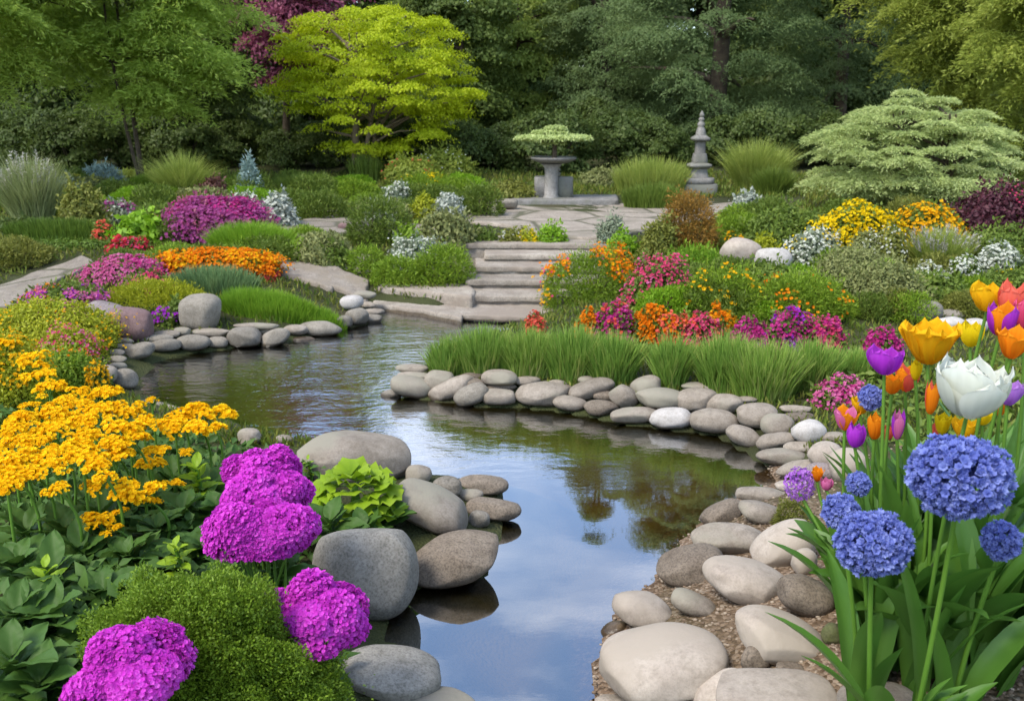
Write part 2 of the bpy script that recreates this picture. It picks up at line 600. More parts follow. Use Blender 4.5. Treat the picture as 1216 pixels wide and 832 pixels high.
# stones
stone_mat('stone_tan', (0.193, 0.16, 0.122), (0.294, 0.252, 0.202), .20, stain=(.22, .20, .15))
stone_mat('stone_pale', (0.286, 0.239, 0.193), (0.37, 0.319, 0.26), .12, bump=.18, stain=(.30, .255, .20))
stone_mat('stone_white', (0.353, 0.328, 0.294), (0.454, 0.42, 0.382), .16, bump=.2)
stone_mat('stone_grey', (0.166, 0.146, 0.114), (0.249, 0.221, 0.178), .30)
stone_mat('stone_granite', (0.175, 0.162, 0.136), (0.236, 0.221, 0.188), .36, scale=.9, bump=.2)
stone_mat('stone_brown', (0.139, 0.109, 0.08), (0.202, 0.164, 0.122), .42)
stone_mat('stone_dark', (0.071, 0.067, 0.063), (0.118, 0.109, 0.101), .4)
stone_mat('stone_red', (0.168, 0.101, 0.097), (0.244, 0.16, 0.151), .35)
stone_mat('stone_mauve', (0.185, 0.147, 0.143), (0.269, 0.227, 0.214), .35)
stone_mat('stone_moss', (0.118, 0.118, 0.05), (0.185, 0.168, 0.101), .35, stain=(.10, .13, .02))
stone_mat('stone_wet', (0.084, 0.059, 0.034), (0.126, 0.092, 0.059), .3, rough=.3)
stone_mat('slab_stone', (0.227, 0.189, 0.147), (0.319, 0.277, 0.227), .32, scale=.8, bump=.5, stain=(.20, .165, .12))
stone_mat('step_stone', (0.235, 0.197, 0.155), (0.336, 0.294, 0.239), .32, scale=.7, bump=.6, stain=(.22, .18, .14), wet=True)
stone_mat('paving_stone', (0.21, 0.176, 0.139), (0.302, 0.26, 0.21), .30, scale=.7, bump=.6, stain=(.19, .165, .125), wet=False, joints=1.25)
stone_mat('carved_stone', (0.168, 0.16, 0.143), (0.269, 0.252, 0.231), .35, scale=.8, bump=.6, stain=(.14, .14, .11), wet=False)
stone_mat('bark', (.05, .036, .024), (.10, .075, .05), .3, scale=1.2, bump=.8, wet=False)
stone_mat('bark_pale', (.12, .09, .055), (.20, .155, .10), .3, scale=1.2, bump=.8, wet=False)

# ---------------------------------------------------------------- the pond outline and the lie of the land
SHORE_PX = [(445, 368), (500, 374), (560, 381), (612, 390), (570, 402), (525, 425), (478, 450), (460, 468), (500, 474), (560, 482),
            (640, 486), (700, 495), (740, 504), (800, 511), (850, 518), (880, 534), (905, 552), (918, 572), (885, 588), (845, 608),
            (810, 640), (772, 690), (732, 730), (708, 775), (700, 832), (690, 900), (560, 900), (545, 842), (500, 800), (455, 755),
            (490, 700), (580, 686), (590, 640), (608, 608), (595, 580), (550, 568), (500, 562), (470, 545), (430, 533), (370, 524),
            (330, 516), (270, 500), (210, 484), (170, 470), (168, 447), (190, 428), (230, 419), (290, 412), (330, 409), (380, 397),
            (430, 387), (452, 379)]
POND = np.array([onz(*p)[:2] for p in SHORE_PX])
_i = SHORE_PX.index((690, 900))
POND = np.concatenate([POND[:_i + 1], [[.12, 1.1], [-.14, 1.1]], POND[_i + 1:]])


def pond_sd(x, y):
    """signed distance to the shore, positive on land"""
    p = np.stack([np.ravel(x), np.ravel(y)], 1).astype(float)
    best = np.full(len(p), 1e9)
    inside = np.zeros(len(p), bool)
    for a, b in zip(POND, np.roll(POND, -1, axis=0)):
        e = b - a
        w = p - a
        t = np.clip((w @ e) / (e @ e), 0, 1)
        q = w - t[:, None] * e
        best = np.minimum(best, (q * q).sum(1))
        c = ((a[1] <= p[:, 1]) & (b[1] > p[:, 1])) | ((b[1] <= p[:, 1]) & (a[1] > p[:, 1]))
        with np.errstate(divide='ignore', invalid='ignore'):
            xx = a[0] + (p[:, 1] - a[1]) / (b[1] - a[1]) * (b[0] - a[0])
        inside ^= c & (p[:, 0] < xx)
    d = np.sqrt(best)
    return np.where(inside, -d, d)


def sst(x, a, b):
    t = np.clip((x - a) / (b - a), 0, 1)
    return t * t * (3 - 2 * t)


def vnoise(x, y, s, seed=0):
    rg = np.random.default_rng(seed)
    z = 0
    for k in range(5):
        a, f, ph = rg.uniform(0, 6.28), s * rg.uniform(.6, 1.6), rg.uniform(0, 6.28)
        z = z + np.sin((x * math.cos(a) + y * math.sin(a)) * f + ph)
    return z / 5


STEP_X0, STEP_X1 = -.48, 1.0


def ground_many(x, y):
    x, y = np.asarray(x, float), np.asarray(y, float)
    s = pond_sd(x, y).reshape(x.shape)
    land = .012 + .085 * sst(s, 0, .28) + .05 * sst(s, .2, .9)
    land = land + .22 * sst(y, 7.4, 9.4) + .04 * sst(y, 9.4, 13) + .25 * sst(y, 14, 22) + .9 * sst(y, 22, 60)
    land = land + sst(s, .05, .5) * (.14 * np.exp(-(((x + 1.15) / .8) ** 2 + ((y - 2.2) / .8) ** 2))
                                     + .17 * np.exp(-(((x - 1.25) / .55) ** 2 + ((y - 2.1) / .7) ** 2))
                                     + .12 * np.exp(-(((x - 1.7) / 1.2) ** 2 + ((y - 6.6) / .9) ** 2))
                                     + .10 * np.exp(-(((x + 2.9) / 1.2) ** 2 + ((y - 7.6) / 1.0) ** 2))
                                     + .15 * np.exp(-(((x - 3.9) / 1.6) ** 2 + ((y - 8.2) / 1.6) ** 2)))
    land = land + .012 * sst(s, .1, .5) * vnoise(x, y, 6, 3) + .05 * sst(s, .5, 3) * vnoise(x, y, 1.3, 4) * sst(y, 12, 16)
    bed = -.015 - .32 * sst(-s, 0, .7)
    h = np.where(s > 0, land, bed)
    inst = sst(x, STEP_X0 - .15, STEP_X0 + .1) * (1 - sst(x, STEP_X1 - .1, STEP_X1 + .15)) * sst(y, 6.9, 7.05) * (1 - sst(y, 9.3, 9.6))
    return h - .13 * inst


def ground(x, y):
    return float(ground_many(np.array([x]), np.array([y]))[0])


def on_ground(px, py):
    """where the line of sight through a pixel meets the ground"""
    z = 0.1
    for _ in range(25):
        q = onz(px, py, z)
        z = .5 * z + .5 * ground(q[0], q[1])
    return onz(px, py, z)


def build_ground():
    xs = np.concatenate([np.linspace(-90, -14, 14), np.linspace(-13, -4.4, 36), np.arange(-4.2, 4.2, .045), np.linspace(4.4, 13, 36), np.linspace(14, 90, 14)])
    ys = np.concatenate([np.linspace(-30, .4, 12), np.arange(.6, 8.0, .045), np.arange(8.0, 16, .12), np.linspace(16.3, 34, 40), np.linspace(36, 160, 18)])
    X, Y = np.meshgrid(xs, ys)
    Z = ground_many(X, Y)
    nx, ny = len(xs), len(ys)
    i = np.arange(nx * ny).reshape(ny, nx)
    f = np.stack([i[:-1, :-1], i[:-1, 1:], i[1:, 1:], i[1:, :-1]], -1).reshape(-1, 4)
    # rnd: 1 where the bank is bare gravel
    g = np.exp(-((X - .95) / .55) ** 4 - ((Y - 2.5) / 1.05) ** 4)
    g = np.clip(np.maximum(g, (Z < .03) * 1.0 * (X > .2) * (Y < 4)), 0, 1)
    mb = MB()
    mb.add(np.stack([X, Y, Z], -1), f, g.ravel())
    m, n, l, b, out = new_mat('soil_and_gravel')
    tc = n.new("ShaderNodeTexCoord")
    at = n.new("ShaderNodeAttribute")
    at.attribute_name = "rnd"

    def noise(s, d):
        q = n.new("ShaderNodeTexNoise")
        q.inputs['Scale'].default_value = s
        q.inputs['Detail'].default_value = d
        l.new(tc.outputs['Object'], q.inputs['Vector'])
        return q
    n1, n2 = noise(1.4, 6), noise(60, 4)
    vo = n.new("ShaderNodeTexVoronoi")
    vo.inputs['Scale'].default_value = 85
    l.new(tc.outputs['Object'], vo.inputs['Vector'])
    soil = ramp(n, [(.3, .028, .030, .012), (.55, .045, .052, .018), (.75, .075, .062, .035)])
    l.new(n1.outputs[0], soil.inputs[0])
    sepc = n.new("ShaderNodeSeparateColor")
    l.new(vo.outputs['Color'], sepc.inputs[0])
    grav = ramp(n, [(0, .085, .055, .032), (.5, .15, .10, .062), (.8, .21, .15, .10), (1, .28, .22, .16)])
    l.new(sepc.outputs[0], grav.inputs[0])
    mx = n.new("ShaderNodeMix")
    mx.data_type = 'RGBA'
    l.new(at.outputs['Fac'], mx.inputs[0])
    l.new(soil.outputs[0], mx.inputs[6])
    l.new(grav.outputs[0], mx.inputs[7])
    l.new(mx.outputs[2], b.inputs['Base Color'])
    ge = n.new("ShaderNodeNewGeometry")
    sz = n.new("ShaderNodeSeparateXYZ")
    l.new(ge.outputs['Position'], sz.inputs[0])
    silt = n.new("ShaderNodeMapRange")
    silt.inputs[1].default_value, silt.inputs[2].default_value = -.03, -.10
    silt.inputs[3].default_value, silt.inputs[4].default_value = 0, 1
    l.new(sz.outputs[2], silt.inputs[0])
    bedc = ramp(n, [(.3, .17, .135, .05), (.7, .28, .225, .10)])
    l.new(n1.outputs[0], bedc.inputs[0])
    mb_ = n.new("ShaderNodeMix")
    mb_.data_type = 'RGBA'
    l.new(silt.outputs[0], mb_.inputs[0])
    l.new(mx.outputs[2], mb_.inputs[6])
    l.new(bedc.outputs[0], mb_.inputs[7])
    l.new(mb_.outputs[2], b.inputs['Base Color'])
    b.inputs['Roughness'].default_value = .9
    b.inputs['Specular IOR Level'].default_value = .15
    bp = n.new("ShaderNodeBump")
    bp.inputs['Strength'].default_value = .7
    bp.inputs['Distance'].default_value = .012
    ad = n.new("ShaderNodeMath")
    ad.operation = 'SUBTRACT'
    l.new(n2.outputs[0], ad.inputs[0])
    l.new(vo.outputs['Distance'], ad.inputs[1])
    l.new(ad.outputs[0], bp.inputs['Height'])
    l.new(bp.outputs[0], b.inputs['Normal'])
    tag(mb.build('ground', m), kind='structure')


def build_water():
    m, n, l, b, out = new_mat('pond_water')
    n.remove(b)
    tc = n.new("ShaderNodeTexCoord")
    mp = n.new("ShaderNodeMapping")
    mp.inputs['Scale'].default_value = (.8, 1.5, 1)
    l.new(tc.outputs['Object'], mp.inputs[0])
    n1 = n.new("ShaderNodeTexNoise")
    n1.inputs['Scale'].default_value = 11
    n1.inputs['Detail'].default_value = 4
    n1.inputs['Roughness'].default_value = .55
    l.new(mp.outputs[0], n1.inputs['Vector'])
    n2 = n.new("ShaderNodeTexNoise")
    n2.inputs['Scale'].default_value = 2.2
    n2.inputs['Detail'].default_value = 2
    l.new(mp.outputs[0], n2.inputs['Vector'])
    # breeze: ripples grow towards the far arm of the pond
    sx = n.new("ShaderNodeSeparateXYZ")
    l.new(tc.outputs['Object'], sx.inputs[0])
    br = n.new("ShaderNodeMapRange")
    br.inputs[1].default_value, br.inputs[2].default_value = 3.7, 5.6
    br.inputs[3].default_value, br.inputs[4].default_value = .008, .55
    l.new(sx.outputs[1], br.inputs[0])
    bump = n.new("ShaderNodeBump")
    bump.inputs['Distance'].default_value = .012
    l.new(br.outputs[0], bump.inputs['Strength'])
    ad = n.new("ShaderNodeMath")
    ad.operation = 'MULTIPLY_ADD'
    ad.inputs[1].default_value = 1.6
    l.new(n2.outputs[0], ad.inputs[0])
    l.new(n1.outputs[0], ad.inputs[2])
    l.new(ad.outputs[0], bump.inputs['Height'])
    fr = n.new("ShaderNodeFresnel")
    fr.inputs[0].default_value = 1.34
    l.new(bump.outputs[0], fr.inputs['Normal'])
    fm = n.new("ShaderNodeMath")
    fm.operation = 'MULTIPLY_ADD'
    fm.use_clamp = True
    fm.inputs[1].default_value, fm.inputs[2].default_value = 1.4, .31
    l.new(fr.outputs[0], fm.inputs[0])
    gl = n.new("ShaderNodeBsdfGlossy")
    gl.inputs['Roughness'].default_value = .015
    gl.inputs['Color'].default_value = (.95, .97, 1, 1)
    l.new(bump.outputs[0], gl.inputs['Normal'])
    tr = n.new("ShaderNodeBsdfTransparent")
    tr.inputs[0].default_value = (.62, .54, .34, 1)
    ms = n.new("ShaderNodeMixShader")
    l.new(fm.outputs[0], ms.inputs[0])
    l.new(tr.outputs[0], ms.inputs[1])
    l.new(gl.outputs[0], ms.inputs[2])
    l.new(ms.outputs[0], out.inputs[0])
    mb = MB()
    x0, y0 = POND.min(0) - .1
    x1, y1 = POND.max(0) + .1
    xs, ys = np.linspace(x0, x1, 30), np.linspace(y0, y1, 40)
    X, Y = np.meshgrid(xs, ys)
    i = np.arange(1200).reshape(40, 30)
    f = np.stack([i[:-1, :-1], i[:-1, 1:], i[1:, 1:], i[1:, :-1]], -1).reshape(-1, 4)
    c = np.stack([X, Y, X * 0], -1).reshape(-1, 3)
    keep = (pond_sd(c[f].mean(1)[:, 0], c[f].mean(1)[:, 1]) < .3)
    mb.add(c, f[keep])
    tag(mb.build('water', m), kind='structure')


def slab_mesh(poly, z0, z1, rng, wob=.012, res=.09, bev=.014, zfun=None):
    """a rough-hewn flat stone: plan outline, top at z1, worn edge, uneven top"""
    poly = np.asarray(poly, float)
    pts = []
    for a, b in zip(poly, np.roll(poly, -1, axis=0)):
        k = max(1, int(np.linalg.norm(b - a) / res))
        for t in range(k):
            pts.append(a + (b - a) * t / k)
    pts = np.array(pts)
    area = .5 * np.sum(pts[:, 0] * np.roll(pts[:, 1], -1) - pts[:, 1] * np.roll(pts[:, 0], -1))
    if area < 0:
        pts = pts[::-1]
    c = pts.mean(0)
    pts = pts + rng.normal(size=pts.shape) * wob
    n = len(pts)
    mb = MB()
    rings = []
    for (ins, z) in ((0, z0), (-.004, z0 + (z1 - z0) * .45), (0.002, z1 - bev), (bev * .45, z1 - bev * .25), (bev * 1.5, z1)):
        d = nrm(c - pts)
        q = pts + d * ins
        zz = z + rng.normal(size=n) * wob * .25 * (1 if z > z0 else 0)
        if zfun is not None:
            zz = zz + zfun(q[:, 0], q[:, 1])
        rings.append(np.concatenate([q, zz[:, None]], 1))
    v = np.concatenate(rings)
    f = []
    for k in range(len(rings) - 1):
        for j in range(n):
            q = (j + 1) % n
            f.append((k * n + j, k * n + q, (k + 1) * n + q, (k + 1) * n + j))
    mb.add(v, np.array(f))
    # top: shrink rings to the centre
    top = rings[-1]
    prev = top
    for t in (.7, .4, .15):
        cur = top.copy()
        cur[:, :2] = c + (top[:, :2] - c) * t
        cur[:, 2] = z1 + rng.normal(size=n) * wob * .12
        if zfun is not None:
            cur[:, 2] += zfun(cur[:, 0], cur[:, 1])
        mb.add(np.concatenate([prev, cur]), np.array([(j, (j + 1) % n, n + (j + 1) % n, n + j) for j in range(n)]))
        prev = cur
    cc = prev.mean(0)[None]
    mb.add(np.concatenate([prev, cc]), np.array([(j, (j + 1) % n, n) for j in range(n)]))
    return mb


def pxpoly(pts, z):
    return [onz(px, py, z)[:2] for px, py in pts]


def build_paving():
    rng = np.random.default_rng(5)
    zt = .40
    terr = pxpoly([(560, 250), (625, 238), (730, 238), (830, 240), (950, 238), (935, 247), (880, 254), (800, 266), (738, 279), (700, 282), (655, 279), (600, 266), (545, 262)], zt)
    tag(slab_mesh(terr, .1, zt, rng, .02, .18, .02).build('terrace', MATS['paving_stone']), kind='structure')
    path = pxpoly([(-60, 376), (20, 353), (72, 331), (112, 317), (102, 311), (60, 318), (0, 331), (-60, 344)], .25)
    tag(slab_mesh(path, -.1, .03, rng, .02, .15, .02, ground_many).build('garden_path', MATS['paving_stone']), kind='structure')
    mid = pxpoly([(330, 272), (400, 262), (470, 268), (560, 283), (600, 290), (560, 300), (520, 296), (440, 283), (380, 285), (330, 290)], .34)
    tag(slab_mesh(mid, -.1, .03, rng, .02, .12, .02, ground_many).build('upper_path', MATS['paving_stone']), kind='structure')
    # the flight: six broad slabs
    root = thing('garden_steps', 'flight of weathered stone steps climbing from the pond to the terrace', 'steps', ((STEP_X0 + STEP_X1) / 2, 7.1, .06))
    ys = [6.98, 7.40, 7.75, 8.06, 8.36, 8.68]
    zs = [.055, .125, .195, .26, .32, .375]
    xl = [onz(540, 374, .055)[0], onz(556, 340, .125)[0], onz(556, 325, .2)[0], onz(566, 311, .26)[0], onz(576, 300, .32)[0], onz(535, 289, .375)[0]]
    xr = [.62, .72, .80, .88, .95, 1.06]
    for k in range(6):
        y1 = ys[k] + (.5 if k < 5 else .62)
        sl = .16 if k == 0 else .03
        p = [(xl[k], ys[k] + sl * .6), (xl[k] + .3, ys[k] + .02), (xr[k], ys[k] - sl * .4), (xr[k] + .02, y1), (xl[k] - .02, y1 + .01)]
        mb = slab_mesh(p, zs[k] - .042, zs[k], rng, .006, .05, .008)
        back = [(x, y + (.022 if y < ys[k] + .3 else 0)) for x, y in p]
        rb = slab_mesh(back, zs[k] - .16, zs[k] - .043, rng, .005, .06, .006)
        for q, nm in ((mb, 'step'), (rb, 'riser')):
            o = q.build(nm, MATS['step_stone'], root)
            o.matrix_parent_inverse = Matrix.Translation(-Vector(root.location))
    # kerb beside the lowest step, and the lip at the waterline
    k1 = pxpoly([(444, 340), (500, 345), (560, 352), (566, 344), (558, 337), (470, 331), (446, 333)], .15)
    tag(slab_mesh(k1, .0, .15, rng, .007, .07, .025).build('kerb_stone', MATS['step_stone']),
        'long thick tan kerb stone beside the lowest steps', 'kerb stone')
    k2 = pxpoly([(442, 360), (500, 367), (548, 377), (556, 352), (500, 345), (444, 340)], .06)
    tag(slab_mesh(k2, -.1, .055, rng, .007, .07, .016).build('kerb_stone', MATS['step_stone']),
        'thin stone ledge at the waterline under the long kerb stone', 'kerb stone')
    k3 = pxpoly([(606, 237), (735, 237), (733, 231), (608, 231)], .47)
    tag(slab_mesh(k3, .2, .47, rng, .008, .09, .02).build('kerb_stone', MATS['carved_stone']),
        'low grey stone kerb behind the basin on the terrace', 'kerb stone')
    flags = [
        ([(330, 331), (395, 337), (398, 326), (335, 319)], .20, 'broad flat paving slab left of the steps beside the coral flowers', 'slab_stone'),
        ([(352, 313), (398, 322), (410, 315), (356, 307)], .24, 'upper paving slab under the trailing green edging plants', 'slab_stone'),
        ([(384, 340), (436, 346), (438, 335), (392, 329)], .16, 'irregular flagstone at the near end of the long kerb stone', 'slab_stone'),
        ([(348, 251), (408, 252), (406, 245), (350, 244)], .42, 'flat grey slab lying among the white shrubs near the yellow tree', 'stone_grey'),
        ([(330, 302), (350, 300), (440, 308), (440, 316), (350, 311), (330, 312)], .27, 'long weathered stone edging below the green edging plants', 'slab_stone'),
        ([(152, 506), (205, 512), (238, 488), (188, 474), (158, 478)], .035, 'flat pale slab at the water edge behind the yarrow', 'stone_tan'),
        ([(146, 480), (182, 484), (186, 474), (150, 471)], .05, 'small flat slab between pale slab and round grey stone', 'stone_tan'),
    ]
    for poly, z, lab, mat in flags:
        if z > .1:
            q = slab_mesh(pxpoly(poly, z), -.08, .04, rng, .008, .06, .018, ground_many)
        else:
            q = slab_mesh(pxpoly(poly, z), z - .12, z, rng, .008, .06, .018)
        tag(q.build('flagstone', MATS[mat]), lab, 'flagstone')


build_ground()
build_water()
build_paving()

# ---------------------------------------------------------------- stones
def ico(sub):
    bm = bmesh.new()
    bmesh.ops.create_icosphere(bm, subdivisions=sub, radius=1)
    bm.verts.ensure_lookup_table()
    v = np.array([q.co for q in bm.verts])
    f = np.array([[q.index for q in t.verts] for t in bm.faces])
    bm.free()
    return v, f


ICO4, ICO5 = ico(4), ico(5)


def stone_shape(rng, big, boxy=2.3, lump=.10):
    v, f = (ICO5 if big else ICO4)
    p = boxy
    k = 1 / ((np.abs(v) ** p).sum(1)) ** (1 / p)
    q = v * k[:, None]
    r = np.ones(len(v))
    for i in range(6):
        a = nrm(rng.normal(size=3))
        fr = rng.uniform(1.2, 2.6)
        r += lump * .42 * np.sin((v @ a) * fr + rng.uniform(0, 6.28))
    for i in range(6):
        a = nrm(rng.normal(size=3))
        r += lump * .10 * np.sin((v @ a) * rng.uniform(4, 8) + rng.uniform(0, 6.28))
    # one or two worn facets
    for i in range(5):
        a = nrm(rng.normal(size=3) * np.array([1, 1, .8]))
        dd = (q * r[:, None]) @ a
        lim = rng.uniform(.76, .92)
        over = np.maximum(dd - lim, 0)
        q = q - (over * .62)[:, None] * a / np.maximum(r[:, None], .2)
    return q * r[:, None], f


STONE_N = [0]


def stone(cx, cy, w, h, mat, label, roll=0.0, cat='stone', name='stone', lift=None, sink=.72, boxy=2.3, lump=.10, flat=False, group=None):
    """a stone that fills the w x h pixel box round (cx, cy), bedded in the ground below it"""
    STONE_N[0] += 1
    rng = np.random.default_rng(100 + STONE_N[0])
    d = 3.0
    c = .1
    for _ in range(30):
        pc = P(cx, cy, d)
        g = max(ground(pc[0], pc[1]), -.05 if lift is None else lift) if lift is None or lift >= 0 else lift
        m = mpp(cy, d)
        a = w * m / 2
        dep = math.atan2(H - pc[2], d)
        hh = h * m / 2
        b = min(a * .82, hh * 1.9 if flat else hh * 1.45)
        c2 = hh ** 2 - (b * math.sin(dep)) ** 2
        c = math.sqrt(max(c2, (.32 * hh) ** 2)) / math.cos(dep)
        zc = g + c * sink
        tgt = onz(cx, cy, zc)[1]
        d = .5 * d + .5 * tgt
    pc = P(cx, cy, d)
    v, f = stone_shape(rng, w > 60, boxy, lump)
    ext = (v.max(0) - v.min(0)) / 2
    v = (v - (v.max(0) + v.min(0)) / 2) / ext * np.array([a, b, c])
    ca, sa = math.cos(math.radians(-roll)), math.sin(math.radians(-roll))
    # the box is the rolled stone's own width and height
    v = np.stack([v[:, 0] * ca - v[:, 2] * sa, v[:, 1], v[:, 0] * sa + v[:, 2] * ca], 1)
    yaw = rng.uniform(-.2, .2)
    v = np.stack([v[:, 0] * math.cos(yaw) - v[:, 1] * math.sin(yaw), v[:, 0] * math.sin(yaw) + v[:, 1] * math.cos(yaw), v[:, 2]], 1)
    mb = MB()
    mb.add(v, f)
    o = mb.build(name, MATS[mat], None, tuple(pc))
    return tag(o, label, cat, group)


S = stone
T, PL, W_, G, GR, B, D = 'stone_tan', 'stone_pale', 'stone_white', 'stone_grey', 'stone_granite', 'stone_brown', 'stone_dark'
# -- stones round the grassy bank that juts into the pond, from its tip along the shore
S(464, 468, 25, 13, G, 'small grey pebble alone in the water at the tip of the grassy bank')
S(489, 437, 40, 10, T, 'thin flat stone topmost at the tip of the grassy bank', flat=True, lift=.10)
S(491, 447, 42, 13, T, 'flat tan stone under the topmost thin one at the bank tip', flat=True, lift=.06)
S(490, 459, 54, 25, T, 'long tan stone sloping down to the water at the bank tip', roll=14)
S(522, 452, 36, 26, T, 'upright tan stone half hidden behind the slanting long stone near the bank tip')
S(536, 461, 60, 23, T, 'long slanting stone rising under the first grass tuft near the tip', roll=-24)
S(562, 447, 30, 10, B, 'small brown stone in the grass edge above the bean-shaped stone', lift=.08)
S(562, 456, 26, 14, B, 'little brown stone sitting on the bean-shaped stone', lift=.07)
S(560, 468, 45, 25, G, 'grey bean-shaped stone at the waterline under the first grass tuft', roll=-20)
S(593, 449, 44, 21, T, 'smooth oval stone pressed against the grass above the small waterline cobble', lift=.09)
S(617, 444, 22, 9, T, 'tiny stone tucked in the grass right of the smooth oval stone', lift=.10)
S(626, 452, 32, 12, T, 'low stone in the grass edge behind the largest waterline oval', lift=.08)
S(596, 459, 36, 11, B, 'narrow brown stone squeezed under the smooth oval stone', lift=.04)
S(592, 471, 41, 20, T, 'round cobble at the waterline between bean-shaped stone and large oval')
S(644, 467, 65, 29, T, 'largest oval stone on the waterline of the grassy bank')
S(662, 455, 22, 9, T, 'small flat stone behind the largest oval on the bank', lift=.09)
S(668, 461, 24, 10, B, 'small dark stone under the banana-shaped stone', lift=.05)
S(702, 461, 57, 22, T, 'banana-shaped stone leaning up towards the grass tufts', roll=-16, lift=.05)
S(677, 479, 42, 18, T, 'low stone lapped by water, its twin overlapping it to the right', roll=8)
S(714, 484, 42, 19, B, 'brown low stone overlapping its twin at the waterline')
S(718, 470, 28, 12, B, 'small brown stone under the right end of the banana-shaped stone', lift=.04)
S(696, 451, 20, 9, T, 'tiny stone in the grass above the banana-shaped stone', lift=.11)
S(741, 471, 34, 27, T, 'tilted egg-shaped stone beside the banana-shaped stone', roll=38, lift=.04)
S(767, 459, 38, 24, T, 'brown-topped stone in the gap left of the lone grass tuft', roll=-18, lift=.09)
S(753, 493, 58, 20, T, 'long flat stone at the waterline left of the whitish one', roll=-4)
S(786, 473, 62, 27, T, 'broad tan stone below the lone grass tuft', roll=6, lift=.04)
S(797, 496, 52, 25, W_, 'whitish oval stone at the waterline below the broad tan one', roll=-4)
S(827, 474, 52, 27, T, 'flat-topped wedge stone right of the broad tan one', lift=.05, boxy=3)
S(829, 459, 40, 11, T, 'thin slab of stone in the grass above the wedge stone', flat=True, lift=.12)
S(848, 499, 58, 30, T, 'wide pale brown stone at the waterline below the wedge stone')
S(859, 479, 46, 24, T, 'rounded stone behind the wide waterline stone', lift=.07)
S(900, 493, 52, 28, T, 'blocky stone below the two largest grass tufts', boxy=2.8, lift=.05)
S(923, 505, 40, 29, T, 'round brown-grey cobble beside the whiter round cobble', lift=.03)
S(960, 512, 42, 30, W_, 'whiter round cobble near the pink flowers', lift=.05)
S(884, 517, 44, 24, T, 'curled stone at the waterline where the shore bends', roll=22)
S(921, 524, 47, 23, T, 'smooth oval stone below the round brown-grey cobble', roll=-12)
S(928, 542, 60, 20, T, 'long low stone in the inner corner of the shore')
S(949, 531, 38, 14, T, 'knobbly small stone joined to the big pale stone')
S(980, 541, 42, 34, PL, 'big pale stone in the inner corner of the shore', lift=.03)
S(951, 555, 62, 18, T, 'flat stone lying lowest in the inner corner of the shore', roll=-5)
S(886, 474, 28, 8, T, 'flat little stone under the overhanging grass right of centre', flat=True, lift=.12)
S(945, 485, 38, 9, T, 'thin stone shelf left of the pink flowers', flat=True, lift=.13)
S(948, 495, 40, 11, B, 'brown stone shelf under the thin one left of the pink flowers', flat=True, lift=.09)
S(976, 559, 36, 20, 'stone_mauve', 'pinkish stone behind the purple flower head')
S(1007, 552, 46, 42, PL, 'tall pale stone behind the magenta tulip bud', lift=.03)
S(990, 519, 32, 14, T, 'small tan stone between whiter cobble and magenta tulip bud', lift=.07)
S(934, 577, 28, 13, PL, 'small pale stone left of the purple flower head')
# -- right bank, coming towards the viewer
S(905, 587, 62, 18, T, 'long flat stone at the mouth of the inner corner, moss behind')
S(857, 609, 54, 28, B, 'brown stone half behind its twin at the water edge', roll=-20)
S(902, 608, 52, 29, T, 'tan stone leaning on the brown one at the water edge', roll=14, lift=.04)
S(866, 640, 90, 40, T, 'wide granular stone below the brown twin stones', roll=2)
S(930, 648, 78, 52, PL, 'saddle-shaped pale stone against the strap leaves', roll=-36, lift=.04)
S(820, 671, 82, 48, B, 'rounded brown-grey stone overhanging the water', roll=-13)
S(887, 690, 100, 56, PL, 'large smooth cream stone in the middle of the right bank', roll=15, lift=.03)
S(955, 668, 30, 34, PL, 'pale stone half hidden by the lowest strap leaf', lift=.07)
S(957, 709, 70, 48, B, 'rough brown stone wedged against the cream stone', roll=22, lift=.05)
S(764, 724, 76, 46, PL, 'pale rounded stone at the water with a wet brown one beneath', roll=14)
S(823, 716, 58, 31, T, 'small teardrop stone lying on the gravel', roll=20, lift=.05)
S(925, 754, 112, 60, PL, 'large cream boulder perched on the open gravel', roll=16, lift=.09)
S(897, 783, 34, 32, B, 'small brown stone propping up the cream boulder')
S(938, 793, 34, 16, B, 'little brown pebble in the gravel under the cream boulder')
S(788, 787, 152, 88, PL, 'biggest smooth stone on the right bank, flat-topped', roll=-7, lift=.0, boxy=2.5)
S(851, 816, 68, 36, PL, 'slanting pale stone tucked behind the biggest one', roll=-28)
S(922, 832, 148, 66, PL, 'broad cream stone cut by the bottom of the picture', roll=3, boxy=2.5)
S(1042, 834, 94, 50, T, 'tan stone at the foot of the tulip leaves')
S(988, 752, 26, 26, 'stone_moss', 'mossy green stone at the edge of the gravel')
S(731, 752, 36, 28, 'stone_wet', 'wet brown stone under the pale rounded one', lift=-.02, sink=.4)
S(728, 832, 44, 16, T, 'sliver of stone in the bottom corner by the water')
# -- left bank in front
S(421, 544, 134, 60, T, 'huge flat-topped tan rock behind the lime green lettuce', boxy=4.2, roll=7, lump=.06)
S(497, 563, 32, 24, T, 'small round stone at the end of the huge tan rock')
S(531, 578, 36, 25, G, 'grey cobble between the huge tan rock and the outermost stones')
S(573, 575, 62, 24, B, 'brown oval stone farthest into the water at the top', roll=2)
S(558, 587, 32, 15, T, 'small tan stone between the two pointed brown stones')
S(586, 604, 66, 28, B, 'pointed brown stone reaching out over the water', roll=6)
S(569, 616, 25, 20, G, 'small round grey pebble beside the pointed brown stone')
S(512, 602, 98, 54, T, 'large smooth tan stone leaning over the dark one', roll=30, lift=.06)
S(537, 663, 118, 60, B, 'big dark brown oval boulder mirrored in the pond', roll=-13)
S(434, 678, 124, 108, GR, 'biggest grey granite boulder beside the purple phlox', boxy=2.6, lump=.07, lift=.0, sink=.6)
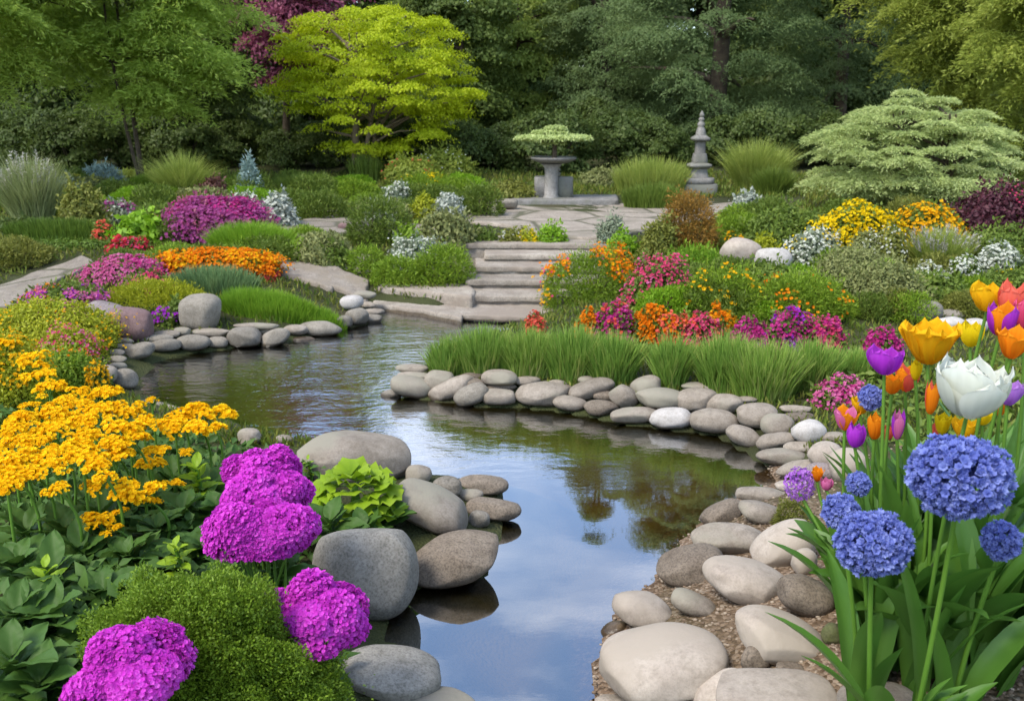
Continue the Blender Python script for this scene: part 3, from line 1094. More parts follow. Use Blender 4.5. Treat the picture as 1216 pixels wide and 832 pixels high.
S(463, 802, 122, 70, GR, 'dark grey boulder below the lower purple phlox', roll=10, boxy=2.5)
S(510, 842, 124, 54, T, 'tan boulder cut by the bottom edge beside the water')
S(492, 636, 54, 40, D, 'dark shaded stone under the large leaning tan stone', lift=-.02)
S(296, 519, 28, 22, T, 'pale pointed rock behind the upper purple phlox')
S(338, 521, 22, 11, T, 'little pale stone left of the huge tan rock')
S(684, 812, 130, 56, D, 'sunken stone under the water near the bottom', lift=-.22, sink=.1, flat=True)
# -- left shore
S(126, 377, 56, 36, 'stone_mauve', 'grey-mauve boulder at the back of the pair by the path bed', roll=10, cat='boulder', name='boulder', lift=.13)
S(157, 385, 52, 40, 'stone_red', 'reddish lichen-covered boulder in front of its grey-mauve neighbour', cat='boulder', name='boulder', boxy=2.7, lift=.10)
S(238, 371, 50, 43, G, 'upright blocky grey boulder beside the violet flowers', cat='boulder', name='boulder', boxy=3.2, lump=.07, lift=.11)
S(197, 397, 33, 10, T, 'thin stone behind the rim below the violet flowers', flat=True, lift=.08)
S(216, 394, 20, 11, T, 'small stone at the foot of the blocky grey boulder', lift=.08)
S(250, 394, 50, 9, T, 'long thin slab in front of the blocky grey boulder', flat=True, lift=.08)
S(184, 402, 44, 11, G, 'flat grey rim stone below the reddish boulder', flat=True, lift=.05)
S(194, 410, 42, 16, G, 'smooth oval rim stone right of the large round one', lift=.02)
S(164, 417, 40, 20, G, 'round rim stone where the left shore curves back', roll=-16)
S(230, 407, 39, 20, G, 'dark round rim stone below the thin slab')
S(259, 406, 24, 13, G, 'small square rim stone between two bigger ones', boxy=3)
S(290, 400, 40, 24, G, 'large block-like rim stone below the bright lawn', boxy=2.8)
S(326, 401, 38, 20, G, 'slanted rim stone right of the block-like one', roll=-24)
S(315, 392, 24, 11, T, 'small tan stone behind the slanted rim stone', lift=.05)
S(304, 387, 54, 8, T, 'thin tan slab between lawn and block-like rim stone', flat=True, lift=.10)
S(351, 392, 30, 13, T, 'broken flat stone between slanted and long rim stones', lift=.02)
S(380, 390, 52, 18, G, 'long dark rim stone below the end of the lawn')
S(409, 382, 20, 16, G, 'small upright rim stone right of the long dark one')
S(424, 376, 28, 20, G, 'rounded grey rim stone near the end of the left shore')
S(443, 379, 22, 13, G, 'last small stone of the left shore, set in water')
S(443, 370, 28, 8, T, 'flat stone above the last one of the left shore', flat=True, lift=.05)
S(418, 359, 28, 17, W_, 'pale knobbly stone topping the end of the left shore', lift=.10)
S(433, 350, 28, 10, T, 'flat pale stone beside the end of the long kerb', flat=True, lift=.13)
S(437, 362, 20, 8, T, 'tiny stone stacked under the pale knobbly one', lift=.07)
S(360, 404, 30, 9, B, 'low wet stone in the shallows of the left shore', sink=.3)
S(147, 405, 24, 8, T, 'small stone topmost in the left corner row', lift=.10)
S(147, 412, 28, 9, T, 'flat stone second in the left corner row', lift=.07)
S(137, 419, 22, 9, T, 'small flat stone third in the left corner row', lift=.08)
S(138, 427, 24, 10, T, 'small stone fourth in the left corner row', lift=.06)
S(139, 435, 24, 10, T, 'small stone lowest in the left corner row', lift=.04)
S(147, 450, 32, 25, G, 'round grey stone at the pond corner beside the yarrow', lift=.01)
S(118, 446, 40, 24, T, 'tan stone under the orange blossoms at the pond corner', lift=.07)
# -- stones farther back
S(880, 299, 50, 34, PL, 'large pale boulder standing among the right-hand shrubs', cat='boulder', name='boulder', lift=.32)
S(918, 309, 44, 30, W_, 'whitish boulder in front of the larger pale one', cat='boulder', name='boulder', lift=.30)
S(1097, 370, 42, 28, G, 'rounded brown-grey boulder behind the open amber tulip', cat='boulder', name='boulder', lift=.17)
S(1127, 385, 36, 19, W_, 'smooth pale stone just above the open amber tulip', lift=.14)
S(1158, 387, 30, 19, W_, 'pale stone behind the orange tulip stems', lift=.14)
S(1130, 374, 30, 13, G, 'flat dark stone behind the smooth pale one', flat=True, lift=.17)
S(1153, 363, 24, 10, G, 'grey flat stone below the far right shrubs', flat=True, lift=.2)
S(437, 269, 27, 16, D, 'dark slate-blue stone at the foot of the round green shrub', lift=.34)
S(408, 270, 14, 11, 'stone_red', 'small pink stone on the upper path', lift=.34)
S(600, 242, 30, 12, 'stone_grey', 'drum-shaped block of stone left of the basin', boxy=4, lump=.03, lift=.42)

# ---------------------------------------------------------------- trees
def crown(mb, rng, cen, rad, nclump, nleaf, leaf, T, csize, flat=.45, droop=.25, up=.42, outw=.85, jit=.55, cone=0.0, hollow=.35, spike=False):
    """leaf clumps (pads) spread through a crown; returns the pad centres for the limbs"""
    cen, rad = np.asarray(cen, float), np.asarray(rad, float)
    dirs = nrm(rng.normal(size=(nclump, 3)))
    rr = rng.uniform(hollow ** 3, 1, nclump) ** (1 / 3)
    u = dirs * rr[:, None]
    if cone > 0:      # pointed crown: narrower with height
        t = (u[:, 2] + 1) / 2
        k = (1 - cone) + cone * (1 - t) * 1.35
        u[:, :2] *= k[:, None]
    cc = cen + u * rad
    wts = rng.uniform(.5, 1.3, nclump)
    cnt = (nleaf * wts / wts.sum()).astype(int)
    for c, k, uu in zip(cc, cnt, u):
        s = csize * rng.uniform(.65, 1.25) * (1 if cone == 0 else max(.45, 1.1 - .6 * (uu[2] + 1) / 2))
        w = nrm(rng.normal(size=(k, 3)))
        w[:, 2] = np.abs(w[:, 2]) * 1.0 - .25
        q = w * (rng.uniform(.12, 1, k) ** .5)[:, None]
        # ragged pads: pull leaves into sprays
        az = np.arctan2(q[:, 1], q[:, 0])
        q[:, :2] *= (1 + .25 * np.sin(az * rng.integers(3, 7) + rng.uniform(0, 6)))[:, None]
        off = q * np.array([s, s, s * flat])
        rh = np.hypot(off[:, 0], off[:, 1]) / s
        off[:, 2] -= droop * s * rh ** 2
        ax = nrm(w * np.array([.55, .55, .35]) + np.array([0, 0, up]) + uu * np.array([outw, outw, .15]))
        if spike:
            ax = nrm(off * np.array([1, 1, .3]) + np.array([0, 0, -.1 * s]))
        sh = rng.uniform(.0, .35)
        scatter(mb, T, c + off, ax, leaf, rng, jit, spike, sh, sh + .65)
    return cc


def tree(label, base, cen, rad, mat, bark, nclump, nleaf, leaf, csize, seed, T=CARD, trunk_r=.09, stems=1, limbs=22, group=None, name='tree', **kw):
    rng = np.random.default_rng(seed)
    root = thing(name, label, 'tree', tuple(base), group)
    base = np.asarray(base, float)
    cen = np.asarray(cen, float) - base
    mb = MB()
    cc = crown(mb, rng, cen, rad, nclump, nleaf, leaf, T, csize, **kw)
    mb.build('crown', MATS[mat], root)
    tb = MB()
    top = cen + np.array([0, 0, rad[2] * .55])
    forks = []
    for s in range(stems):
        a = rng.uniform(0, 6.28)
        b0 = np.array([math.cos(a), math.sin(a), 0]) * (.10 * (stems > 1)) + np.array([0, 0, -.15])
        tp = top + np.array([math.cos(a), math.sin(a), 0]) * (rad[0] * .35 * (stems > 1)) * np.array([1, 1, 0])
        pts = smooth_curve(b0, tp, rng.normal(size=3) * np.array([.06, .06, 0]) * rad[0], 10)
        tube(tb, pts, np.linspace(trunk_r, trunk_r * .22, 10) * (1 if s == 0 else .75), 9)
        forks.append(pts)
    sel = rng.permutation(len(cc))[:limbs]
    for i in sel:
        pts = forks[rng.integers(len(forks))]
        zt = cc[i][2]
        j = int(np.clip(np.searchsorted(pts[:, 2], zt - .35 * np.hypot(*(cc[i][:2])) - .1), 2, 8))
        p0 = pts[j]
        pp = smooth_curve(p0, cc[i], np.array([0, 0, .08 * np.linalg.norm(cc[i] - p0)]) + rng.normal(size=3) * .04, 6)
        tube(tb, pp, np.linspace(trunk_r * .42, trunk_r * .08, 6), 5, cap=False)
    tb.build('trunk', MATS[bark], root)
    return root


def at_x(px, d, py=300):
    p = P(px, py, d)
    return p[0], d, ground(p[0], d)


def tree_px(label, px, d, x0, x1, yt, yb, mat, **kw):
    """tree by its trunk column, distance and crown box in the picture"""
    cx = (P(x0, 200, d)[0] + P(x1, 200, d)[0]) / 2
    rx = (P(x1, 200, d)[0] - P(x0, 200, d)[0]) / 2
    zt, zb = P(px, yt, d)[2], P(px, yb, d)[2]
    base = at_x(px, d)
    kw.setdefault('bark', 'bark')
    ry = kw.pop('ry', .85)
    return tree(label, base, (cx, d, (zt + zb) / 2), (rx, rx * ry, (zt - zb) / 2), mat, **kw)


def build_trees():
    # the named trees
    tree_px('broad green maple with layered drooping foliage and thin dark trunk, front left', 181, 14.5, 20, 300, -230, 150, 'maple_green',
            nclump=210, nleaf=150000, leaf=.085, csize=.60, seed=11, T=CARD_N, spike=True, trunk_r=.042, stems=2, flat=.34, droop=.38, hollow=.5)
    tree_px('large green maple at the picture edge with one bare dark branch', 20, 12.5, -260, 95, -330, 130, 'maple_green',
            nclump=190, nleaf=130000, leaf=.08, csize=.58, seed=12, T=CARD_N, spike=True, trunk_r=.09, flat=.36, droop=.35, hollow=.5)
    tree_px('bright yellow-green maple with airy tiered crown', 428, 16.5, 326, 572, -2, 190, 'lime_yellow', bark='bark_pale',
            nclump=210, nleaf=72000, leaf=.050, csize=.34, seed=13, trunk_r=.075, stems=4, limbs=40, flat=.36, droop=.15, hollow=.35)
    tree_px('purple-leaved tree rising behind the maples', 345, 18.2, 286, 420, -80, 100, 'plum_leaf',
            nclump=70, nleaf=30000, leaf=.08, csize=.5, seed=14, flat=.6)
    tree_px('great dark cedar with wide tiered boughs behind the stone pagoda', 838, 20, 690, 985, -450, 222, 'cedar_dark',
            nclump=330, nleaf=200000, leaf=.070, csize=.78, seed=15, T=CARD_N, trunk_r=.22, flat=.24, droop=.42, cone=.75, hollow=.6, jit=.5)
    tree_px('dark cedar between the basin and the pale woodland gap', 722, 23, 640, 800, -340, 215, 'cedar_dark',
            nclump=190, nleaf=80000, leaf=.09, csize=.7, seed=16, T=CARD_N, trunk_r=.18, flat=.28, droop=.42, cone=.7, hollow=.55, jit=.5)
    tree_px('dark cedar standing behind the pale dogwood', 985, 23.5, 895, 1085, -400, 215, 'cedar_dark',
            nclump=200, nleaf=80000, leaf=.09, csize=.75, seed=17, T=CARD_N, trunk_r=.18, flat=.28, droop=.42, cone=.7, hollow=.55, jit=.5)
    tree_px('light green tree glowing in the gap of the dark woods', 622, 24, 560, 672, -85, 205, 'wood_light',
            nclump=90, nleaf=42000, leaf=.09, csize=.5, seed=18, flat=.6)
    tree_px('dark broadleaf tree right of the yellow maple', 540, 22, 480, 612, -130, 205, 'wood_dark',
            nclump=100, nleaf=50000, leaf=.09, csize=.6, seed=19, flat=.6)
    tree_px('olive-green weeping tree arching over the right side', 1130, 17, 1010, 1290, -270, 130, 'olive_light',
            nclump=200, nleaf=130000, leaf=.085, csize=.58, seed=20, T=CARD_N, spike=True, flat=.36, droop=.55, hollow=.5, trunk_r=.1)
    tree_px('light green weeping tree cut by the picture edge above the dogwood', 1262, 14, 1130, 1400, -200, 205, 'olive_light',
            nclump=160, nleaf=110000, leaf=.078, csize=.48, seed=21, T=CARD_N, spike=True, flat=.36, droop=.6, hollow=.5, trunk_r=.1)
    tree_px('wide pale-leaved dogwood with flat horizontal tiers', 1085, 11.5, 952, 1206, 104, 240, 'dogwood_pale',
            nclump=190, nleaf=110000, leaf=.05, csize=.36, seed=22, T=CARD_N, flat=.09, droop=.26, hollow=.5, spike=True, trunk_r=.05, stems=3, limbs=50, jit=.45, cone=.42, up=.8, outw=.35)
    tree_px('dark evergreen filling the shade behind the front maples', 235, 19, 120, 330, -240, 215, 'wood_dark',
            nclump=130, nleaf=60000, leaf=.09, csize=.7, seed=23, flat=.6)
    # woodland behind: a few kinds, repeated
    kinds = []
    for k, (mat, hh) in enumerate((('wood_dark', 9), ('cedar_dark', 11), ('wood_dark', 7.5))):
        t = tree('tall dark woodland tree in the closed row at the back of the garden', (0, 0, 0), (0, 0, hh * .53), (2.1 + .2 * k, 2.0, hh * .47), mat, 'bark',
                 nclump=110, nleaf=38000, leaf=.16, csize=.95, seed=40 + k, trunk_r=.16, flat=.5, droop=.3, cone=.75 if k == 1 else .35, hollow=.5,
                 group='woodland trees along the back', limbs=12)
        kinds.append(t)
    rng = np.random.default_rng(8)
    used = set()
    for i, px in enumerate(list(range(-330, 1640, 105)) + list(range(-280, 1600, 150))):
        d = (27 if i < 19 else 33) + rng.uniform(-1, 1.5)
        x = P(px + rng.uniform(-20, 20), 200, d)[0]
        low = 420 < px < 640
        k = 2 if low else [0, 1, 0, 1, 0][i % 5]
        t = kinds[k]
        if k in used:
            t = copy_tree(t)
        used.add(k)
        s = (.68 if low else rng.uniform(.86, 1.06)) * (1.08 if i >= 19 else 1)
        t.location = (x, d, ground(x, d) - .1)
        t.rotation_euler = (0, 0, rng.uniform(0, 6.28))
        t.scale = (s * 1.1, s * 1.1, s)
    # bushes in the shade under the trees
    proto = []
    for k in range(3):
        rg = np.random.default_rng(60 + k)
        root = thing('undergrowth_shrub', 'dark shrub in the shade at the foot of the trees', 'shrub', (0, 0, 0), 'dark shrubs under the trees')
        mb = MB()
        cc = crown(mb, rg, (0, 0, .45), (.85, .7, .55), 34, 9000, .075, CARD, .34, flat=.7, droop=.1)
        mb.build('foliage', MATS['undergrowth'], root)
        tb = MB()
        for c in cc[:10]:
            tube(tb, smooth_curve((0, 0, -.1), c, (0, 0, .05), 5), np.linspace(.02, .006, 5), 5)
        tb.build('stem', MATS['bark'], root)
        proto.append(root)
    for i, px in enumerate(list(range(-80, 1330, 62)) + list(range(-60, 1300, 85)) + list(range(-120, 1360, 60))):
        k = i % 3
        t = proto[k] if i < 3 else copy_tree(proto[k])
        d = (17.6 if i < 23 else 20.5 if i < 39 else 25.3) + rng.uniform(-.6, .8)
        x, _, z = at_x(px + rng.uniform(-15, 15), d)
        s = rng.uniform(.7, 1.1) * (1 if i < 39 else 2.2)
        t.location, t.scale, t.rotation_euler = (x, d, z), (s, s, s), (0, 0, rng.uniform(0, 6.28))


# ---------------------------------------------------------------- shrubs, mounds and flower carpets
BN = [0]


def dome(n, rx, ry, h, rng, lobes=22, bump=.22, p=2.3, shell=.70, zmin=-.05, ucut=None):
    u = nrm(rng.normal(size=(n, 3)))
    u[:, 2] = np.where(u[:, 2] < zmin, -u[:, 2], u[:, 2])
    return u


def settle(cx, d):
    """move a plant along its line of sight until it stands on the sloping ground"""
    row = 416 - FPX * math.tan(PITCH - math.atan2(1.5, d))
    q = on_ground(cx, row)[1]
    w = 1 - sst(d, 12.5, 14.5)
    return float(q * w + d * (1 - w))


class Dome:
    def __init__(s, rx, ry, h, rng, lobes=24, bump=.22, p=2.3, cone=0):
        s.r, s.p, s.bump, s.cone = np.array([rx, ry, h]), p, bump, cone
        L = nrm(rng.normal(size=(lobes, 3)))
        L[:, 2] = np.abs(L[:, 2])
        s.L, s.k = L, max(6, lobes * .55)
        s.w = rng.uniform(.75, 1.1, lobes)

    def at(s, u, r):
        k = 1 / ((np.abs(u) ** s.p).sum(1)) ** (1 / s.p)
        lob = (np.exp(-s.k * (1 - u @ s.L.T)) * s.w).max(1)
        q = u * (k * (1 - s.bump + s.bump * lob) * r)[:, None]
        if s.cone:
            q[:, :2] *= (1 - s.cone * np.clip(q[:, 2], 0, 1))[:, None]
        n = nrm(u / s.r * s.r.mean() + np.array([0, 0, .25]))
        return q * s.r, n


def updirs(n, rng, zmin=-.05):
    u = nrm(rng.normal(size=(n, 3)))
    u[:, 2] = np.where(u[:, 2] < zmin, -u[:, 2], u[:, 2])
    return u


def shrub(x0, x1, yt, d, mat, label, name='shrub', cat='shrub', leaf=.045, T=CARD, dens=1.0, ry=.8, bump=.22, p=2.3, lobes=24, spike=False, jit=.6,
          blooms=(), group=None, zbase=None, cone=0, cap=14000, ybase=None, stems=True):
    BN[0] += 1
    rng = np.random.default_rng(500 + BN[0])
    cx = (x0 + x1) / 2
    d = settle(cx, d) if d > 4.2 else d
    top = P(cx, yt, d)
    rx = (P(x1, yt, d)[0] - P(x0, yt, d)[0]) / 2
    gz = ground(top[0], d) if zbase is None else zbase
    h = max(top[2] - gz, .08)
    ryv = rx * ry if ry < 3 else ry - 3
    root = thing(name, label, cat, (top[0], d, gz - .01), group)
    D_ = Dome(rx, ryv, h, rng, lobes, bump, p, cone)
    area = 2 * math.pi * ((rx * ryv) ** 1.6 / 3 + (rx * h) ** 1.6 / 3 + (ryv * h) ** 1.6 / 3) ** (1 / 1.6) * 1.0
    n = int(min(cap, max(500, area / (leaf * leaf * .28) * 2.3 * dens)))
    u = updirs(n, rng)
    pos, nn = D_.at(u, rng.uniform(.55, 1.0, n) ** .6)
    mb = MB()
    scatter(mb, T, pos, nn, leaf, rng, jit, spike)
    # stray sprigs break the outline
    k = min(360, max(40, n // 14))
    tips = updirs(k // 4 + 1, rng, .0)
    us = nrm(np.repeat(tips, 4, 0)[:k] + rng.normal(size=(k, 3)) * .05)
    us[:, 2] = np.abs(us[:, 2])
    pos, nn = D_.at(us, rng.uniform(.98, 1.16, k))
    scatter(mb, T, pos, nn, leaf, rng, .5, True)
    # the inside is leafy too, sparser
    u2 = updirs(n // 5, rng)
    p2, n2 = D_.at(u2, rng.uniform(.2, .6, n // 5))
    scatter(mb, T, p2, n2, leaf * 1.3, rng, 1.0, False)
    mb.build('foliage', MATS[mat], root)
    if stems and h > .3:
        tb = MB()
        for i in range(9):
            e, _ = D_.at(updirs(1, rng, .3), .7)
            tube(tb, smooth_curve((rng.normal() * .03, rng.normal() * .03, -.05), e[0], (0, 0, .04), 5), np.linspace(.012, .004, 5), 5)
        tb.build('stem', MATS['bark'], root)
    for (bm, cnt, size, reg, Tb) in blooms:
        u = updirs(cnt * 9, rng, .05)
        side, lo, patch = reg
        ok = u[:, 2] > lo
        if side == 'left':
            ok &= u[:, 0] < -.05
        elif side == 'right':
            ok &= u[:, 0] > .05
        elif side == 'front':
            ok &= u[:, 1] < .2
        elif side == 'back':
            ok &= (u[:, 1] > -.2)
        if patch > 0:
            q = u * patch
            f = np.sin(q[:, 0] * 5.1 + BN[0]) + np.sin(q[:, 1] * 4.3 + 2.1 * BN[0]) + np.sin((q[:, 0] + q[:, 2]) * 6.7)
            ok &= f > rng.uniform(-.2, .8, len(f))
        fine = np.sin(u[:, 0] * 13 + BN[0]) + np.sin(u[:, 1] * 11 - u[:, 2] * 6) + np.sin((u[:, 2] + u[:, 0]) * 17 + 1.3 * BN[0])
        ok &= fine > rng.uniform(-1.9, .6, len(fine))
        u = u[ok][:int(cnt * (1.3 if bm != 'petal_white' else .8))]
        size = size * .62
        pos, nn = D_.at(u, rng.uniform(.93, 1.10, len(u)))
        bb = MB()
        # a few strays let neighbouring beds run into each other
        us = u[: max(4, len(u) // 9)]
        po2, n2 = D_.at(us, rng.uniform(1.08, 1.34, len(us)))
        po2[:, 2] *= .82
        pos, nn = np.concatenate([pos, po2]), np.concatenate([nn, n2])
        scatter(bb, Tb, pos, nn + np.array([0, -.25, .5]), size, rng, .4)
        tag(bb.build('bloom_cover', MATS[bm], root), kind='stuff' if cnt > 100 else None)
    return root


def grass(x0, x1, yt, d, mat, label, n=900, w=.008, lean=.5, base=.45, name='grass_tuft', cat='grass', plume=None, group=None, ry=.7, seg=4, droop=.5, zbase=None, row=None):
    """a tuft or bed of blades standing on the ground"""
    BN[0] += 1
    rng = np.random.default_rng(900 + BN[0])
    cx = (x0 + x1) / 2
    d = settle(cx, d) if row is None else on_ground(cx, row)[1] + (x1 - x0) / 2 * mpp(row, d) * ry * base
    top = P(cx, yt, d)
    rx = (P(x1, yt, d)[0] - P(x0, yt, d)[0]) / 2
    gz = ground(top[0], d) if zbase is None else zbase
    h = max(top[2] - gz, .06)
    a, r = rng.uniform(0, 2 * math.pi, n), np.sqrt(rng.uniform(0, 1, n))
    bx, by = np.cos(a) * r * rx * base, np.sin(a) * r * rx * ry * base
    out = np.stack([np.cos(a) * r, np.sin(a) * r, a * 0], 1) * 1.2
    gg = ground_many(bx + top[0], by + d) - gz if zbase is None else bx * 0
    mb = MB()
    lean_v = lean * (.35 + .8 * r)
    blades(mb, np.stack([bx, by, gg - .02], 1), h * 1.06 * (1 - .30 * r ** 2) * (1 + .12 * np.sin(a * 5 + BN[0]) * r), w, rng, lean_v, out, seg, droop)
    if plume is None:
        return tag(mb.build(name, MATS[mat], None, (top[0], d, gz)), label, cat, group)
    root = thing(name, label, cat, (top[0], d, gz), group)
    mb.build('blade_tuft', MATS[mat], root)
    pm, k = plume
    a, r = rng.uniform(0, 2 * math.pi, k), np.sqrt(rng.uniform(0, 1, k))
    pb = MB()
    for i in range(k):
        e = np.array([math.cos(a[i]) * r[i] * rx * .95, math.sin(a[i]) * r[i] * rx * ry, h * (1.08 - .35 * r[i] ** 2) * rng.uniform(.82, 1.05)])
        t = np.linspace(.8, 1, 9)[:, None]
        q = np.array([e[0] * base, e[1] * base, 0]) * (1 - t ** 2) + e * t ** 2 + np.array([0, 0, .12 * h]) * (t - t ** 2)
        scatter(pb, CARD_N, np.repeat(q, 3, 0), np.tile(np.array([e[0], e[1], h]) / h, (27, 1)), .035, rng, .55, True)
    pb.build('plume_cover', MATS[pm], root)
    return root


ALL, TOP, LEFT, RIGHT = ('all', .05, 0), ('all', .45, 0), ('left', .1, 0), ('right', .1, 0)
PATCH, TPATCH = ('all', .05, 1.0), ('all', .4, 1.0)


def build_left_back():
    grass(-8, 68, 186, 12.6, 'pale_grass', 'tall feathery grey-green grass clump with pale plumes at far left', 2600, .010, .45, .6, 'ornamental_grass', plume=('plume', 60))
    grass(180, 246, 180, 13.6, 'straw_grass', 'fountain of yellow-green grass in front of the maple trunk', 2200, .011, .75, .35, 'ornamental_grass')
    shrub(56, 98, 206, 13.6, 'sage_grey', 'pale grey-leaved shrub right of the feathery grass', leaf=.05)
    shrub(90, 146, 193, 14.5, 'blue_needle', 'rounded silver-blue spruce mound under the maple', leaf=.07, T=CARD_N, spike=True, jit=.7, name='spruce', cat='spruce')
    shrub(273, 315, 182, 13.6, 'blue_needle', 'small cone-shaped silver-blue spruce', leaf=.065, T=CARD_N, spike=True, jit=.6, cone=.72, p=2.0, bump=.14, lobes=40, name='spruce', cat='spruce')
    shrub(62, 124, 212, 11.8, 'olive_green', 'leafy light green shrub in front of the silver-blue mound', leaf=.055, T=LEAF)
    shrub(232, 272, 207, 13.4, 'brown_red', 'low brown-red shrub beside the cone-shaped spruce', leaf=.05)
    shrub(268, 312, 226, 12.4, 'sage_grey', 'cream-flowered low shrub behind the magenta bush', leaf=.045, blooms=[('petal_white', 300, .05, ALL, BLOSSOM)])
    shrub(304, 352, 227, 12.2, 'silver_leaf', 'silvery white low shrub under the cone-shaped spruce', leaf=.05, blooms=[('petal_white', 260, .05, ALL, BLOSSOM)])
    shrub(112, 166, 236, 12.6, 'sage_grey', 'dusty pink and grey perennial clump behind the leafy green bush', leaf=.05, blooms=[('petal_plum', 160, .05, TPATCH, BLOSSOM), ('petal_white', 160, .045, ALL, BLOSSOM)])
    shrub(120, 200, 220, 14.3, 'straw_grass', 'sunny yellow-green ground plant patch behind the dusty pink clump', leaf=.06, T=CARD_N, spike=True)
    shrub(124, 192, 200, 16, 'olive_light', 'pale green shrub in the shade behind the maple trunk', leaf=.07)
    shrub(190, 322, 233, 11.2, 'plum_leaf', 'wide magenta-flowering bush below the yellow-green grass fountain', leaf=.05, bump=.16,
          blooms=[('petal_plum', 2300, .055, ALL, BLOSSOM), ('petal_magenta', 500, .05, TPATCH, BLOSSOM)])
    shrub(128, 204, 250, 10.7, 'bright_green', 'bright green leafy bush left of the magenta bush', leaf=.07, T=LEAF_W, bump=.3)
    grass(0, 134, 258, 11.1, 'hedge_green', 'dark green band of upright grass behind the clipped hedge', 4200, .012, .22, .95, 'grass_bed', ry=.35)
    shrub(-10, 70, 258, 11.6, 'undergrowth', 'dark green shrub behind the left end of the clipped hedge', leaf=.05)
    shrub(6, 134, 288, 10.4, 'hedge_green', 'low clipped green hedge beside the left path', 'hedge', 'hedge', leaf=.035, ry=.28, p=5, bump=.08, lobes=60, stems=False)
    shrub(-40, 20, 285, 9.3, 'undergrowth', 'dark shrub at the picture edge in front of the hedge', leaf=.05)
    shrub(108, 136, 262, 10.9, 'mid_green', 'small orange-red flower clump at the end of the dark grass band', 'flower_clump', 'flowers', leaf=.045, blooms=[('petal_coral', 140, .045, ALL, BLOSSOM)])
    shrub(124, 178, 276, 9.7, 'mid_green', 'red and pink flower clump rising behind the pink carpet', 'flower_clump', 'flowers', leaf=.04, bump=.4,
          blooms=[('petal_red', 330, .045, ALL, BLOSSOM), ('petal_rose', 120, .04, PATCH, BLOSSOM)])
    grass(244, 346, 262, 10.0, 'lawn_blade', 'broad mound of fine fresh green grass left of the upper path', 4600, .009, .55, .85, 'grass_mound', ry=.6)
    shrub(250, 330, 285, 9.5, 'fresh_green', 'soft green cushion in front of the fine grass mound', leaf=.04, T=CARD_N, spike=True)
    # the left flower beds
    shrub(178, 330, 294, 8.7, 'mid_green', 'long orange flower carpet on the left bed', 'flower_carpet', 'flowers', leaf=.04, bump=.08, p=2.6, ry=.42,
          blooms=[('petal_orange', 2300, .042, ALL, BLOSSOM), ('petal_amber', 700, .042, TPATCH, BLOSSOM)])
    shrub(300, 331, 314, 8.35, 'mid_green', 'coral pink flowers at the end of the orange carpet', 'flower_clump', 'flowers', leaf=.035, blooms=[('petal_coral', 260, .036, ALL, BLOSSOM)])
    shrub(98, 198, 302, 8.2, 'mid_green', 'pink flower carpet left of the orange one', 'flower_carpet', 'flowers', leaf=.04, bump=.14, ry=.5,
          blooms=[('petal_pink', 1500, .034, ALL, BLOSSOM), ('petal_magenta', 320, .03, TPATCH, BLOSSOM)])
    shrub(150, 210, 318, 7.7, 'mid_green', 'rose-dotted green cushion under the pink carpet', 'flower_clump', 'flowers', leaf=.035, blooms=[('petal_rose', 190, .034, PATCH, BLOSSOM)])
    grass(196, 312, 314, 7.75, 'blue_green', 'blue-green grass bed under the orange carpet', 3400, .009, .35, .85, 'grass_bed', ry=.45)
    shrub(118, 252, 331, 7.25, 'yellow_green', 'rounded yellow-green cushion behind the blocky grey boulder', leaf=.028, T=CARD_N, spike=True, bump=.2, ry=.6)
    shrub(16, 128, 334, 7.1, 'mid_green', 'dark green flower mound with violet-pink tops by the left path', 'flower_clump', 'flowers', leaf=.035, bump=.25, ry=.6,
          blooms=[('petal_violet', 200, .028, TPATCH, BLOSSOM), ('petal_pink', 420, .03, TPATCH, BLOSSOM), ('petal_orange', 70, .03, ('left', .4, 0), BLOSSOM)])
    shrub(60, 120, 360, 6.4, 'maroon_leaf', 'dusky purple plant behind the boulder pair', leaf=.03, blooms=[('petal_plum', 90, .026, TPATCH, BLOSSOM)])
    shrub(176, 212, 364, 6.55, 'mid_green', 'small plant with vivid violet flowers between boulders', 'flower_clump', 'flowers', leaf=.03, zbase=.08, blooms=[('petal_violet', 85, .036, TOP, BLOSSOM)])
    shrub(198, 222, 352, 6.75, 'mid_green', 'dark little foliage plant beside the blocky grey boulder', leaf=.035)
    grass(258, 372, 343, 6.9, 'lawn_blade', 'bright green grass bed at the pond edge', 6000, .007, .3, .95, 'grass_bed', ry=.42)
    grass(330, 412, 362, 6.65, 'lawn_blade', 'low tapering end of the bright green grass bed', 2600, .006, .3, .95, 'grass_bed', ry=.4)
    shrub(-40, 140, 352, 5.9, 'yellow_green', 'yellow-green ground cover spread on the left slope', 'ground_cover_plant', 'ground cover', leaf=.022, T=CARD, p=2.2, bump=.12, lobes=60, ry=.75, cap=26000, dens=1.2,
          blooms=[('petal_amber', 200, .026, PATCH, BLOSSOM)], stems=False)
    shrub(30, 106, 356, 5.9, 'fresh_green', 'small pink-flowered patch on top of the yellow-green slope', 'flower_clump', 'flowers', leaf=.028, blooms=[('petal_pink', 300, .026, ALL, BLOSSOM)])
    shrub(36, 116, 384, 5.35, 'yellow_green', 'rose-pink flower patch lower on the yellow-green slope', 'flower_clump', 'flowers', leaf=.022, blooms=[('petal_pink', 120, .024, ALL, BLOSSOM), ('petal_rose', 200, .026, ALL, BLOSSOM)])
    shrub(-70, 60, 395, 4.6, 'yellow_green', 'lower yellow-green cushion at the left edge with amber dots', 'ground_cover_plant', 'ground cover', leaf=.02, T=CARD, bump=.14, lobes=50, cap=22000, dens=1.2,
          blooms=[('petal_amber', 220, .026, TPATCH, BLOSSOM)], stems=False)
